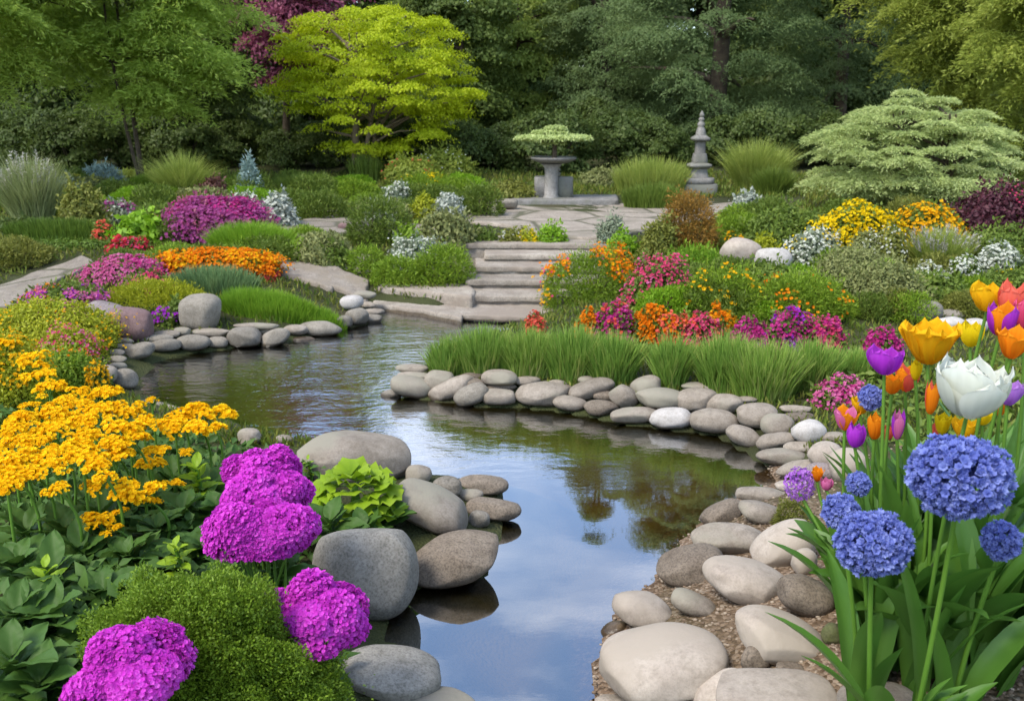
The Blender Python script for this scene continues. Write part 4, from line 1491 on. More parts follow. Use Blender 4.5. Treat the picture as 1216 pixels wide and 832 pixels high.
    shrub(30, 118, 408, 4.85, 'fresh_green', 'olive cushion between the slope and the pond corner stones', 'ground_cover_plant', 'ground cover', leaf=.02, T=CARD, bump=.14, lobes=40, cap=16000,
          blooms=[('petal_orange', 60, .024, PATCH, BLOSSOM)], stems=False)
    shrub(96, 130, 428, 4.75, 'mid_green', 'orange blossoms drooping over the pond corner stones', 'flower_clump', 'flowers', leaf=.024, blooms=[('petal_amber', 130, .028, TOP, BLOSSOM)])


def build_middle():
    grass(324, 402, 204, 14.2, 'mid_green', 'dark green grassy shrub under the yellow maple', 2400, .012, .45, .8, 'ornamental_grass')
    grass(404, 462, 182, 15.6, 'mid_green', 'upright reeds beside the yellow maple trunks', 700, .016, .25, .6, 'reed_clump', 'reeds')
    shrub(452, 520, 182, 15.4, 'olive_light', 'pale yellow-green shrub with peach blossoms behind the meadow', leaf=.06, blooms=[('petal_coral', 30, .05, PATCH, BLOSSOM)])
    shrub(490, 566, 172, 16.0, 'olive_light', 'pale sunlit shrub left of the dark shade behind the basin', leaf=.065, blooms=[('petal_white', 60, .05, PATCH, BLOSSOM)])
    shrub(466, 550, 205, 14.2, 'fresh_green', 'low spreading fresh green meadow clump', leaf=.05, T=CARD_N, spike=True, blooms=[('petal_yellow', 90, .05, TPATCH, BLOSSOM)])
    shrub(452, 492, 216, 13.4, 'sage_grey', 'white-flowered clump in front of the reeds', leaf=.045, blooms=[('petal_white', 220, .05, ALL, BLOSSOM)])
    shrub(486, 520, 228, 12.8, 'yellow_green', 'small yellow-green cushion right of the white clump', leaf=.045)
    shrub(512, 552, 226, 12.8, 'silver_leaf', 'whitish cushion left of the terrace mounds', leaf=.045, blooms=[('petal_white', 140, .045, ALL, BLOSSOM)])
    shrub(540, 602, 214, 13.0, 'mid_green', 'green rounded mound left of the drum-shaped stone', leaf=.05, T=CARD_N, spike=True)
    shrub(582, 636, 212, 13.6, 'olive_green', 'olive green mound beside the basin', leaf=.05)
    shrub(404, 492, 229, 10.9, 'mid_green', 'round mid-green shrub beside the dark slate-blue stone', leaf=.045, T=CARD_N, spike=True, bump=.15)
    shrub(492, 566, 243, 10.4, 'misty_green', 'round grey-green shrub above the white-flowering plant', leaf=.045, bump=.15)
    shrub(430, 470, 236, 11.8, 'sage_grey', 'pale dry-looking shrub between round shrubs', leaf=.045, blooms=[('petal_white', 60, .04, PATCH, BLOSSOM)])
    # in front of the terrace
    shrub(556, 596, 264, 9.7, 'mid_green', 'green low plant at the front left corner of the terrace', leaf=.045)
    shrub(588, 624, 266, 9.65, 'olive_green', 'cream-tipped low plant on the terrace edge', leaf=.04, blooms=[('petal_white', 50, .035, TPATCH, BLOSSOM)])
    shrub(612, 646, 270, 9.6, 'yellow_green', 'low yellow-flowered plant on the terrace edge', leaf=.035, blooms=[('petal_yellow', 90, .032, TPATCH, BLOSSOM)])
    shrub(634, 678, 262, 9.6, 'bright_green', 'vivid lime green ball of a plant above the steps', leaf=.035, bump=.14)
    shrub(455, 528, 274, 8.9, 'sage_grey', 'white-flowering plant above the big green cushions', 'flower_clump', 'flowers', leaf=.04, bump=.35, blooms=[('petal_white', 520, .036, ALL, BLOSSOM)])
    shrub(468, 502, 262, 9.3, 'fresh_green', 'light green sprig behind the white-flowering plant', leaf=.05, T=LEAF)
    shrub(436, 508, 302, 8.15, 'fresh_green', 'big green cushion above the long kerb stone, left half', leaf=.035, T=CARD_N, spike=True, bump=.18)
    shrub(486, 566, 288, 8.25, 'fresh_green', 'big green cushion touching the steps', leaf=.035, T=CARD_N, spike=True, bump=.18)
    shrub(408, 462, 288, 8.75, 'fresh_green', 'green cushion left of the white-flowering plant', leaf=.038, T=CARD_N, spike=True)
    shrub(370, 420, 287, 9.1, 'mid_green', 'trailing green edging plant over the paving slabs', leaf=.038)
    shrub(334, 384, 280, 9.4, 'fresh_green', 'trailing green edging plant near the orange carpet', leaf=.038)
    # behind the terrace
    shrub(686, 742, 196, 15.0, 'misty_green', 'low greyish shrub right of the basin', leaf=.05)
    grass(728, 822, 186, 14.0, 'straw_grass', 'light yellow-green grass stand left of the pagoda', 3400, .011, .42, .85, 'ornamental_grass')
    grass(738, 812, 216, 13.4, 'mid_green', 'dark green grass skirt in front of the light grass stand', 2200, .011, .35, .9, 'ornamental_grass')
    grass(860, 942, 166, 14.6, 'straw_grass', 'tall yellow-green grass stand right of the pagoda', 3000, .012, .6, .6, 'ornamental_grass')
    grass(890, 950, 196, 14.0, 'mid_green', 'green grass clump behind the silver cushion', 1600, .011, .5, .6, 'ornamental_grass')
    shrub(866, 908, 225, 12.8, 'silver_leaf', 'silver-white cushion plant at the right end of the terrace', leaf=.05, blooms=[('petal_white', 120, .04, ALL, BLOSSOM)])
    shrub(778, 860, 221, 9.35, 'rust_leaf', 'rust-brown rounded bush in front of the pagoda', leaf=.035, T=CARD_N, spike=True, bump=.12, lobes=40, p=2.0, dens=1.3)
    shrub(756, 812, 254, 9.0, 'olive_green', 'olive green shrub beside the rust-brown bush', leaf=.036)
    shrub(706, 748, 250, 9.5, 'sage_grey', 'grey shrub at the right end of the steps', leaf=.036)
    shrub(716, 764, 271, 9.1, 'bright_green', 'bright green low shrub beyond the orange blossoms', leaf=.036)
    shrub(784, 872, 289, 8.2, 'lawn_blade', 'light green feathery shrub left of the large pale boulder', leaf=.04, T=CARD_N, spike=True)
    shrub(856, 888, 274, 9.3, 'mid_green', 'small amber-flowered clump behind the large pale boulder', 'flower_clump', 'flowers', leaf=.035, blooms=[('petal_amber', 150, .036, ALL, BLOSSOM)])
    shrub(888, 930, 277, 9.2, 'yellow_green', 'yellow-green cushion behind the whitish boulder', leaf=.036)


def build_right_back():
    shrub(884, 992, 240, 10.4, 'mid_green', 'dark green shrub sloping down from the dogwood', leaf=.045, bump=.2)
    shrub(966, 1080, 240, 9.6, 'mid_green', 'yellow flower drift under the dogwood, larger half', 'flower_drift', 'flowers', leaf=.045, bump=.22,
          blooms=[('petal_yellow', 1500, .05, ALL, BLOSSOM)])
    shrub(1058, 1154, 240, 9.9, 'mid_green', 'yellow flower drift beside the maroon bush, smaller half', 'flower_drift', 'flowers', leaf=.045, bump=.25,
          blooms=[('petal_amber', 1100, .048, ALL, BLOSSOM)])
    shrub(1126, 1250, 216, 10.2, 'maroon_leaf', 'dark maroon bush at the right edge', leaf=.045, cap=18000, bump=.18, blooms=[('petal_rose', 60, .035, ('right', .6, 0), BLOSSOM)])
    shrub(932, 1004, 266, 8.8, 'sage_grey', 'white and lime flowering shrub below the yellow drift', leaf=.04, blooms=[('petal_white', 620, .036, ALL, BLOSSOM), ('petal_yellow', 60, .036, ('front', .1, 1), BLOSSOM)])
    shrub(1008, 1056, 270, 8.9, 'misty_green', 'grey-green shrub with faint white tips below the yellow drift', leaf=.036, blooms=[('petal_white', 80, .03, TPATCH, BLOSSOM)])
    shrub(1040, 1082, 266, 8.8, 'olive_green', 'cream flower clump beside the beige grass', 'flower_clump', 'flowers', leaf=.036, blooms=[('petal_white', 170, .034, ALL, BLOSSOM)])
    grass(1078, 1166, 268, 8.9, 'straw_grass', 'beige ornamental grass below the yellow flowers', 2200, .008, .5, .6, 'ornamental_grass', plume=('plume', 40))
    shrub(1150, 1240, 262, 9.0, 'mid_green', 'green shrub under the maroon bush', leaf=.04)
    shrub(1162, 1216, 288, 8.2, 'sage_grey', 'flat white-flowering shrub at the right edge', leaf=.038, blooms=[('petal_white', 330, .038, TOP, BLOSSOM)])
    shrub(1128, 1168, 298, 7.9, 'mid_green', 'white flower clump left of the flat white shrub', 'flower_clump', 'flowers', leaf=.035, blooms=[('petal_white', 260, .036, TOP, BLOSSOM)])
    shrub(1084, 1128, 308, 7.7, 'misty_green', 'pale blue-white flowering shrub above the boulders', leaf=.035, blooms=[('petal_white', 220, .034, TOP, BLOSSOM)])
    shrub(1150, 1250, 316, 7.4, 'mid_green', 'dark green shrub behind the orange tulips', leaf=.035, blooms=[('petal_yellow', 25, .035, PATCH, BLOSSOM)])
    shrub(1080, 1156, 324, 7.2, 'mid_green', 'dense small-leaved shrub above the rounded boulder', leaf=.035, T=LEAF_W)
    shrub(966, 1074, 290, 8.0, 'misty_green', 'hazy grey-green shrub above the magenta row, back half', leaf=.032, bump=.16, cap=18000)
    shrub(990, 1108, 306, 7.1, 'misty_green', 'hazy green shrub reaching down to the rounded boulder', leaf=.03, bump=.16, cap=20000)


def build_island():
    # mounds with loose orange flowers
    shrub(640, 764, 292, 7.05, 'fresh_green', 'tall green mound topped with orange flowers beside the steps', 'flower_mound', 'flowers', leaf=.03, T=CARD_N, spike=True, bump=.16, p=2.6, ry=.7, cap=20000,
          blooms=[('petal_orange', 230, .042, ('all', .5, 1.0), BLOSSOM), ('petal_amber', 90, .04, PATCH, BLOSSOM), ('petal_rose', 16, .035, ('front', .1, 1), BLOSSOM)])
    shrub(714, 758, 290, 7.6, 'mid_green', 'orange blossoms crowning the back of the tall mound', 'flower_clump', 'flowers', leaf=.035, blooms=[('petal_orange', 170, .04, TOP, BLOSSOM)])
    shrub(742, 830, 300, 7.2, 'mid_green', 'pink flower slope on the right of the tall mound', 'flower_mound', 'flowers', leaf=.032, bump=.2,
          blooms=[('petal_rose', 520, .036, ALL, BLOSSOM), ('petal_pink', 200, .034, PATCH, BLOSSOM)])
    shrub(806, 924, 314, 7.0, 'fresh_green', 'loose green mound with scattered amber flowers, nearer the steps', 'flower_mound', 'flowers', leaf=.032, T=CARD_N, spike=True, bump=.2, cap=18000,
          blooms=[('petal_amber', 80, .040, PATCH, BLOSSOM)])
    shrub(894, 1012, 318, 6.8, 'fresh_green', 'loose green mound with scattered orange flowers, nearer the boulders', 'flower_mound', 'flowers', leaf=.032, T=CARD_N, spike=True, bump=.2, cap=18000,
          blooms=[('petal_orange', 75, .038, PATCH, BLOSSOM), ('petal_amber', 30, .036, PATCH, BLOSSOM)])
    shrub(872, 958, 306, 7.5, 'mid_green', 'green shrub directly in front of the pale boulders', leaf=.035)
    row = [
        (624, 648, 368, 6.1, 'petal_coral', 'petal_coral', 'small coral flower clump left of the row, at the foot of the mound'),
        (684, 714, 364, 6.05, 'petal_orange', 'petal_orange', 'orange flower clump at the left end of the row'),
        (706, 758, 358, 6.0, 'petal_magenta', 'petal_coral', 'magenta clump between the first two orange ones in the row'),
        (750, 800, 360, 6.0, 'petal_orange', 'petal_orange', 'wide orange flower clump in the middle of the row'),
        (780, 828, 366, 5.9, 'petal_coral', 'petal_orange', 'orange clump with coral shading beside the wide orange one'),
        (812, 858, 370, 5.85, 'petal_rose', 'petal_coral', 'rose-red clump in front of the tall orange one'),
        (838, 878, 358, 5.95, 'petal_orange', 'petal_amber', 'taller orange clump at the right end of the orange flowers'),
        (868, 916, 374, 5.8, 'petal_magenta', 'petal_magenta', 'magenta clump right of the orange flowers'),
        (906, 974, 366, 5.7, 'petal_magenta', 'petal_violet', 'biggest magenta clump in the row'),
        (958, 1008, 374, 5.65, 'petal_rose', 'petal_magenta', 'crimson-pink clump right of the biggest magenta one'),
        (1026, 1072, 385, 5.55, 'petal_magenta', 'petal_magenta', 'last magenta clump near the purple tulip'),
    ]
    for (x0, x1, yt, d, m1, m2, lab) in row:
        w = x1 - x0
        shrub(x0, x1, yt, d, 'mid_green', lab, 'flower_clump', 'flowers', leaf=.03, bump=.28, ry=.6, blooms=[(m1, int(w * 9), .032, ALL, BLOSSOM), (m2, int(w * 5), .032, PATCH, BLOSSOM)], stems=False)
    tufts = [
        (500, 566, 395, 450, 1500, 'first grass tuft at the tip of the bank, above the slanting stone'),
        (530, 618, 388, 449, 2400, 'broad grass tuft above the bean-shaped stone'),
        (584, 674, 387, 452, 2600, 'broad grass tuft above the smooth oval and small cobble'),
        (640, 726, 389, 455, 2600, 'broad grass tuft above the largest waterline oval'),
        (692, 768, 391, 458, 2600, 'grass tuft above the banana-shaped stone'),
        (768, 832, 396, 463, 1700, 'lone grass tuft standing apart in the middle of the row'),
        (824, 906, 398, 470, 2600, 'large grass tuft right of the lone one'),
        (856, 968, 402, 480, 3200, 'largest grass tuft, nearest to the blocky stone'),
        (924, 1010, 404, 466, 2200, 'grass tuft behind the pink flowers at the right end of the bank'),
        (978, 1062, 410, 452, 2000, 'grass tuft farthest right under the crimson-pink flowers'),
    ]
    for k, (x0, x1, yt, rw, n, lab) in enumerate(tufts):
        yt += (3, -2, 2, -3, 4, 0, -2, 3, -2, 2)[k]
        grass(x0, x1, yt, 5.2, 'grass_blade_fresh' if k in (2, 7) else 'grass_blade', lab, int(n * .85), .0082, .36, .66 if k != 5 else .5, 'grass_tuft', seg=5, ry=.6, row=rw)
    grass(640, 1040, 404, 5.75, 'grass_blade', 'low grass band along the foot of the flower row', 3600, .007, .3, .95, 'grass_bed', ry=.12)
    shrub(968, 1042, 444, 4.65, 'mid_green', 'pink flower cushion at the right end of the grass', 'flower_clump', 'flowers', leaf=.026, bump=.3,
          blooms=[('petal_pink', 620, .026, ALL, BLOSSOM), ('petal_magenta', 260, .026, PATCH, BLOSSOM)])
    shrub(920, 962, 588, 3.15, 'olive_green', 'small mossy tuft among the stones below the purple flower head', 'moss_tuft', 'moss', leaf=.014, T=CARD_N, spike=True)


def build_fillers():
    """low cushions that close the beds between the named plants"""
    rng = np.random.default_rng(19)
    kinds = []
    for k, (mat, word) in enumerate((('fresh_green', 'fresh green'), ('mid_green', 'mid green'), ('olive_green', 'olive green'), ('misty_green', 'grey-green'), ('bright_green', 'bright green'))):
        rg = np.random.default_rng(700 + k)
        root = thing('cushion_plant', 'low %s cushion plant filling the beds of the back garden' % word, 'plant', (0, 0, 0), 'low %s cushion plants' % word)
        D_ = Dome(.34, .30, .26, rg, 20, .26, 2.2)
        mb = MB()
        u = updirs(4200, rg)
        pos, nn = D_.at(u, rg.uniform(.5, 1.05, 4200) ** .6)
        scatter(mb, CARD_N if k != 3 else CARD, pos, nn, .042, rg, .7, k != 3)
        mb.build('foliage', MATS[mat], root)
        tb = MB()
        for i in range(8):
            e, _ = D_.at(updirs(1, rg, .3), .8)
            tube(tb, smooth_curve((0, 0, -.05), e[0], (0, 0, .02), 4), np.linspace(.008, .003, 4), 5)
        tb.build('stem', MATS['bark'], root)
        kinds.append(root)
    spots = []
    for row in (226, 236, 247, 259, 273):
        spots += [(px, row) for px in range(-30, 570, 52)]
    for row in (290, 312):
        spots += [(px, row) for px in range(20, 440, 60)]
    for row in (262, 282, 305, 330, 356, 378):
        spots += [(px, row) for px in range(870, 1260, 56)]
    for row in (345, 368):
        spots += [(px, row) for px in range(660, 1080, 48)]
    used = set()
    for px, row in spots:
        px, row = px + rng.uniform(-22, 22), row + rng.uniform(-5, 5)
        q = on_ground(px, row)
        if pond_sd(np.array([q[0]]), np.array([q[1]]))[0] < .35 or rng.uniform() < .15:
            continue
        if px < 150 and 262 < row < 300:
            continue
        if any(in_poly(np.array([q[0]]), np.array([q[1]]), p)[0] for p in KEEP_CLEAR):
            continue
        k = int(rng.choice(5, p=(.3, .3, .16, .12, .12)))
        t = kinds[k] if k not in used else copy_tree(kinds[k])
        used.add(k)
        s = rng.uniform(.6, 1.05) * min(1.3, .35 + q[1] / 13)
        t.location, t.scale, t.rotation_euler = tuple(q), (s, s, s * rng.uniform(.7, 1.2)), (0, 0, rng.uniform(0, 6.28))


def in_poly(x, y, poly):
    c = np.zeros(len(x), bool)
    for a, b in zip(poly, np.roll(poly, -1, axis=0)):
        k = ((a[1] <= y) & (b[1] > y)) | ((b[1] <= y) & (a[1] > y))
        with np.errstate(divide='ignore', invalid='ignore'):
            c ^= k & (x < a[0] + (y - a[1]) / (b[1] - a[1]) * (b[0] - a[0]))
    return c


KEEP_CLEAR = [np.array(pxpoly(p, z)) for p, z in (
    ([(540, 268), (550, 246), (625, 234), (730, 234), (830, 236), (960, 236), (940, 249), (880, 258), (800, 269), (738, 284), (655, 282)], .4),
    ([(-60, 372), (20, 352), (72, 330), (118, 316), (102, 309), (60, 314), (0, 328), (-60, 340)], .25),
    ([(330, 272), (400, 262), (470, 268), (560, 283), (600, 290), (560, 300), (520, 296), (440, 283), (380, 285), (330, 290)], .34),
    ([(325, 333), (440, 348), (442, 333), (340, 316)], .18))] + [np.array([[STEP_X0 - .05, 6.9], [STEP_X1 + .05, 6.9], [STEP_X1 + .05, 9.5], [STEP_X0 - .05, 9.5]])]

build_trees()
build_fillers()
build_left_back()
build_middle()
build_right_back()
build_island()

# ---------------------------------------------------------------- stone basin, dwarf tree and pagoda on the terrace
def rough(mb, rng, amp=.006):
    for i in range(len(mb.v)):
        q = mb.v[i]
        mb.v[i] = q + np.stack([vnoise(q[:, 1] + q[:, 2], q[:, 2] - q[:, 0], 17, 1), vnoise(q[:, 0] + q[:, 2], q[:, 2], 19, 2), vnoise(q[:, 0], q[:, 1] + q[:, 2], 15, 3)], 1) * amp


def block(mb, c, s, bev=.02, seg=32):
    """rounded rectangular block: centre of its base, size"""
    prof = [(1 - bev * 4, 0), (1, bev * s[2] * 1.2), (1, s[2] * .5), (.99, s[2] - bev * s[2]), (1 - bev * 2.5, s[2])]
    t = MB()
    lathe(t, [(r, z) for r, z in prof], seg, (0, 0, 0), 7)
    for v, f in zip(t.v, t.f):
        mb.v.append(v * np.array([s[0] / 2, s[1] / 2, 1]) + np.asarray(c))
        mb.f.append(f + mb.n)
        mb.r.append(np.full(len(v), .5))
    mb.n += t.n


def build_monuments():
    rng = np.random.default_rng(77)
    M = MATS['carved_stone']
    d = 12.55
    m = mpp(200, d)
    x = P(656.5, 238, d)[0]
    g = .405

    def z(py, dd=d):
        return P(656, py, dd)[2] - g
    root = thing('stone_basin', 'weathered stone basin on a fluted column between two blocks on the terrace', 'basin', (x, d, g))
    b = MB(); block(b, (0, 0, -.02), (46 * m, 40 * m, z(236) + .02)); rough(b, rng); b.build('plinth', M, root)
    for sx, w in ((-13, 18), (13, 22)):
        b = MB(); block(b, (sx * m, 3 * m, z(236) + .002), (w * m, 26 * m, z(210) - z(236)), .035); rough(b, rng, .01); b.build('side_block', M, root)
    b = MB()
    r0 = 8.2 * m
    prof = [(r0 * 1.25, z(236) + .003), (r0 * 1.2, z(233)), (r0, z(231)), (r0 * .94, z(212)), (r0 * .96, z(200)), (r0 * 1.25, z(196)), (r0 * 1.6, z(194))]
    lathe(b, prof, 28, (-2.5 * m, -12 * m, 0))
    b.build('column', M, root)
    b = MB()
    R = 27 * m
    prof = [(R * .28, z(195)), (R * .62, z(193)), (R * .93, z(189.5)), (R, z(187.5)), (R * .985, z(186)), (R * .92, z(186)), (R * .84, z(187.5)), (R * .5, z(189)), (R * .1, z(189.4))]
    lathe(b, prof, 40, (0, -6 * m, 0)); rough(b, rng, .005)
    b.build('bowl', M, root)
    for k, (yy, rr) in enumerate(((207, 8.5), (202, 8.0), (197, 8.6))):
        b = MB(); lathe(b, [(rr * m * .7, z(yy + 3)), (rr * m, z(yy + 1)), (rr * m, z(yy - 1)), (rr * m * .7, z(yy - 2.4))], 20, (1 * m, 8 * m, 0)); b.build('stone_ring', M, root)
    # dwarf tree planted in the bowl
    zb = g + z(189)
    root = thing('dwarf_tree', 'flat-topped cloud-pruned dwarf tree growing from the stone basin', 'tree', (x, d - 6 * m, zb))
    mb = MB()
    rg = np.random.default_rng(5)

    def zz(py):
        return P(656, py, d)[2] - zb
    for (cx, cy, w, h, n) in ((0, 164, 92, 9, 5200), (2, 153, 26, 7, 900), (-1, 169.5, 32, 5, 800), (-25, 165, 36, 7, 1300), (24, 164, 40, 7, 1300), (-4, 158, 44, 7, 1500)):
        u = updirs(n, rg, -.3)
        q = u * np.array([w / 2 * m, w / 2 * m * .8, h / 2 * m]) * (rg.uniform(.5, 1, n) ** .4)[:, None] + np.array([cx * m, 0, zz(cy)])
        scatter(mb, CARD, q, u * np.array([.4, .4, 1]) + np.array([0, 0, .6]), .04, rg, .5)
    mb.build('crown', MATS['dogwood_pale'], root)
    tb = MB()
    tube(tb, smooth_curve((0, 0, -.02), (0, 0, zz(166)), (.015, 0, 0), 6), np.linspace(.038, .026, 6), 8)
    for a in range(7):
        e = (math.cos(a * .9) * 34 * m, math.sin(a * .9) * 24 * m, zz(165))
        tube(tb, smooth_curve((0, 0, zz(172)), e, (0, 0, .03), 5), np.linspace(.02, .006, 5), 5)
    tb.build('trunk', MATS['bark'], root)
    # pagoda
    d = 13.6
    m = mpp(190, d)
    x = P(829, 225, d)[0]
    g = ground(x, d) - .02
    root = thing('stone_pagoda', 'tall slender carved stone pagoda with tiered eaves and pointed finial', 'pagoda', (x, d, g))

    def z(py):
        return P(829, py, d)[2] - g
    b = MB(); block(b, (0, 0, -.1), (42 * m, 36 * m, z(218) + .1)); rough(b, rng); b.build('base', M, root)
    b = MB(); block(b, (0, 0, z(218) + .002), (34 * m, 30 * m, z(211) - z(218))); rough(b, rng); b.build('base_tier', M, root)

    def ring(name, prof, seg=8, sq=None):
        q = MB(); lathe(q, [(r * m, z(py)) for r, py in prof], seg, (0, 0, 0), sq); rough(q, rng, .004); q.build(name, M, root)
    ring('lower_shaft', [(10.5, 210.8), (10, 207), (9, 202), (9, 200.3)], 24, 6)
    ring('lower_eave', [(8.5, 200.2), (12.5, 198.5), (14, 197), (13.6, 195), (10.5, 194), (8.5, 193.2)], 24, 5)
    ring('middle_shaft', [(8.3, 193), (8.6, 190), (7.4, 183), (7.2, 182)], 24, 6)
    ring('upper_shaft', [(6, 181.8), (5.6, 176), (5.6, 170), (6, 168.3)], 24, 6)
    ring('upper_eave', [(5.5, 168.1), (9.5, 167), (11, 165.4), (10.4, 163.4), (7.6, 161.6), (6.2, 160.3)], 24, 5)
    ring('spire', [(6.2, 160.1), (5.6, 156), (4.0, 151.5), (3.4, 150.4), (4.4, 149), (4.6, 147), (3.2, 145), (2.4, 144), (3.6, 142.6), (3.6, 141), (2.2, 139.4)], 20)
    ring('finial', [(1.8, 139.3), (2.9, 137.8), (3.0, 136.4), (1.9, 134.4), (1.1, 133), (.4, 131.6)], 16)


# ---------------------------------------------------------------- tulips, globe flowers and their leaves
def petal_mesh(R, Hh, open_, width, rng, point=.5, ragged=0.0, nu=17, nv=13):
    u = np.linspace(-1, 1, nu)
    v = np.linspace(0, 1, nv)
    U, V = np.meshgrid(u, v)
    closed = .16 + .92 * np.sin(np.pi * (.05 + .60 * V ** .8))
    flare = .16 + .95 * V ** .7 + .30 * V ** 3
    r = R * ((1 - open_) * closed + open_ * flare)
    ang = width * 1.35 * np.clip(np.sin(np.pi * (.16 + .64 * V)), 0, 1) ** point * np.sqrt(np.clip(1.0 - V ** 7 * .985, 0, 1))
    th = U * ang
    ruf = np.sin(U * 7 + rng.uniform(0, 6)) * V ** 3
    r = r * (1 + .05 * U ** 2 * V + ragged * 2.5 * ruf) - R * .05 * (1 - np.abs(U)) * V ** 2 + R * .03 * np.sin(V * 5 + U * 3 + rng.uniform(0, 6))
    zz = Hh * (V ** (1.15 - .1 * open_)) - .10 * Hh * open_ * V ** 4 - Hh * .16 * np.abs(U) ** 1.6 * V ** 3 + Hh * ragged * np.sin(U * 9 + rng.uniform(0, 6)) * V ** 3
    X, s = r * np.cos(th), r * np.sin(th)
    i = np.arange(nu * nv).reshape(nv, nu)
    f = np.stack([i[:-1, :-1], i[:-1, 1:], i[1:, 1:], i[1:, :-1]], -1).reshape(-1, 4)
    mb = MB()
    mb.add(np.stack([X, s, zz], -1), f, np.clip(.12 + .70 * V + .11 * np.sin(U * 15 + rng.uniform(0, 6)) + .10 * U ** 2, 0, 1).ravel())
    return mb


def strap_leaf(L, w, az, lean, rng, curl=.6, twist=.3):
    """long folded leaf that rises and arches outwards"""
    nv = 12
    t = np.linspace(0, 1, nv)
    out = np.array([math.cos(az), math.sin(az), 0])
    side = np.array([-math.sin(az), math.cos(az), 0])
    th = lean * .35 + (lean + curl) * t ** 1.4 * .9
    dr, dz = np.sin(th), np.cos(th)
    c = np.zeros((nv, 3))
    for k in range(1, nv):
        c[k] = c[k - 1] + (out * dr[k] + np.array([0, 0, dz[k]])) * L / (nv - 1)
    nn = -out[None] * dz[:, None] + np.array([0, 0, 1.0])[None] * dr[:, None]
    ww = w * np.clip((.35 + 1.1 * t) * (1 - t ** 3.2), .0, 1) * .62
    ww[-1] = w * .02
    tw = twist * t + rng.uniform(-.2, .2)
    cols = []
    for u, fold in ((-1, .32), (-.5, .10), (0, -.05), (.5, .10), (1, .32)):
        sv = side[None] * np.cos(tw)[:, None] + nn * np.sin(tw)[:, None]
        nv_ = nn * np.cos(tw)[:, None] - side[None] * np.sin(tw)[:, None]
        wave = 1 + .05 * np.sin(t * 14 + u * 2)
        cols.append(c + sv * (u * ww * wave)[:, None] + nv_ * (fold * ww)[:, None])
    v = np.stack(cols, 1)
    i = np.arange(nv * 5).reshape(nv, 5)
    f = np.stack([i[:-1, :-1], i[:-1, 1:], i[1:, 1:], i[1:, :-1]], -1).reshape(-1, 4)
    mb = MB()
    mb.add(v.reshape(-1, 3), f, np.repeat(np.clip(rng.uniform(.2, .7) + .2 * t, 0, 1), 5))
    return mb


FN = [0]


def stand(px, py, d, base_shift=(0, 0)):
    top = P(px, py, d)
    bx, by = top[0] + base_shift[0], d + base_shift[1]
    g = ground(bx, by)
    return top, np.array([bx, by, g])


def add_leaves(root, k, L, w, rng, lean=(.1, .5), az=None):
    for i in range(k):
        a = rng.uniform(0, 6.28) if az is None else az + rng.uniform(-.7, .7)
        o = strap_leaf(L * rng.uniform(.75, 1.15), w * rng.uniform(.75, 1.2), a, rng.uniform(*lean), rng, rng.uniform(.2, .7), rng.uniform(-.4, .4)).build('leaf', MATS['strap_leaf'], root)
        o.location = (rng.normal() * .012, rng.normal() * .012, -.01)


def tulip(cx, cy, w, h, d, mat, label, open_=.15, n=6, mats2=None, width=.62, shift=(0, 0), leaves=2, ragged=0., tilt=(0, 0), leaf_len=.50, point=.55, name='tulip'):
    FN[0] += 1
    rng = np.random.default_rng(3000 + FN[0])
    top, base = stand(cx, cy + h * .5, d, shift)
    m = mpp(cy, d)
    Hh, R = h * m * 1.02, w * m / 2
    R = R / (1.0 if open_ < .4 else 1.28)
    root = thing(name, label, name, tuple(base))
    e = top - base
    tb = MB()
    tube(tb, smooth_curve((0, 0, -.03), e, (rng.normal() * .015, rng.normal() * .015, 0), 9), np.linspace(.0052, .0040, 9), 8)
    tb.build('stem', MATS['stem_green'], root)
    for ring_ in range(2):
        k = n // 2
        for i in range(k):
            mb = petal_mesh(R * (1 if ring_ == 0 else .86), Hh * (1 if ring_ == 0 else .97) * rng.uniform(.95 - .15 * (n > 12), 1.04), open_ * (1 if ring_ == 0 else .7), width, rng, point, ragged)
            mm = mat if (mats2 is None or (i + ring_) % 2 == 0) else mats2
            o = mb.build('petal', MATS[mm], root)
            o.location = e
            o.rotation_euler = (tilt[0], tilt[1] + rng.uniform(-.05, .07) * (1 + 2 * (n > 12)), (i + .5 * ring_) * 2 * math.pi / k + rng.uniform(-.12, .12) + FN[0])
    add_leaves(root, leaves, leaf_len, .042, rng, (.05, .38))
    return root


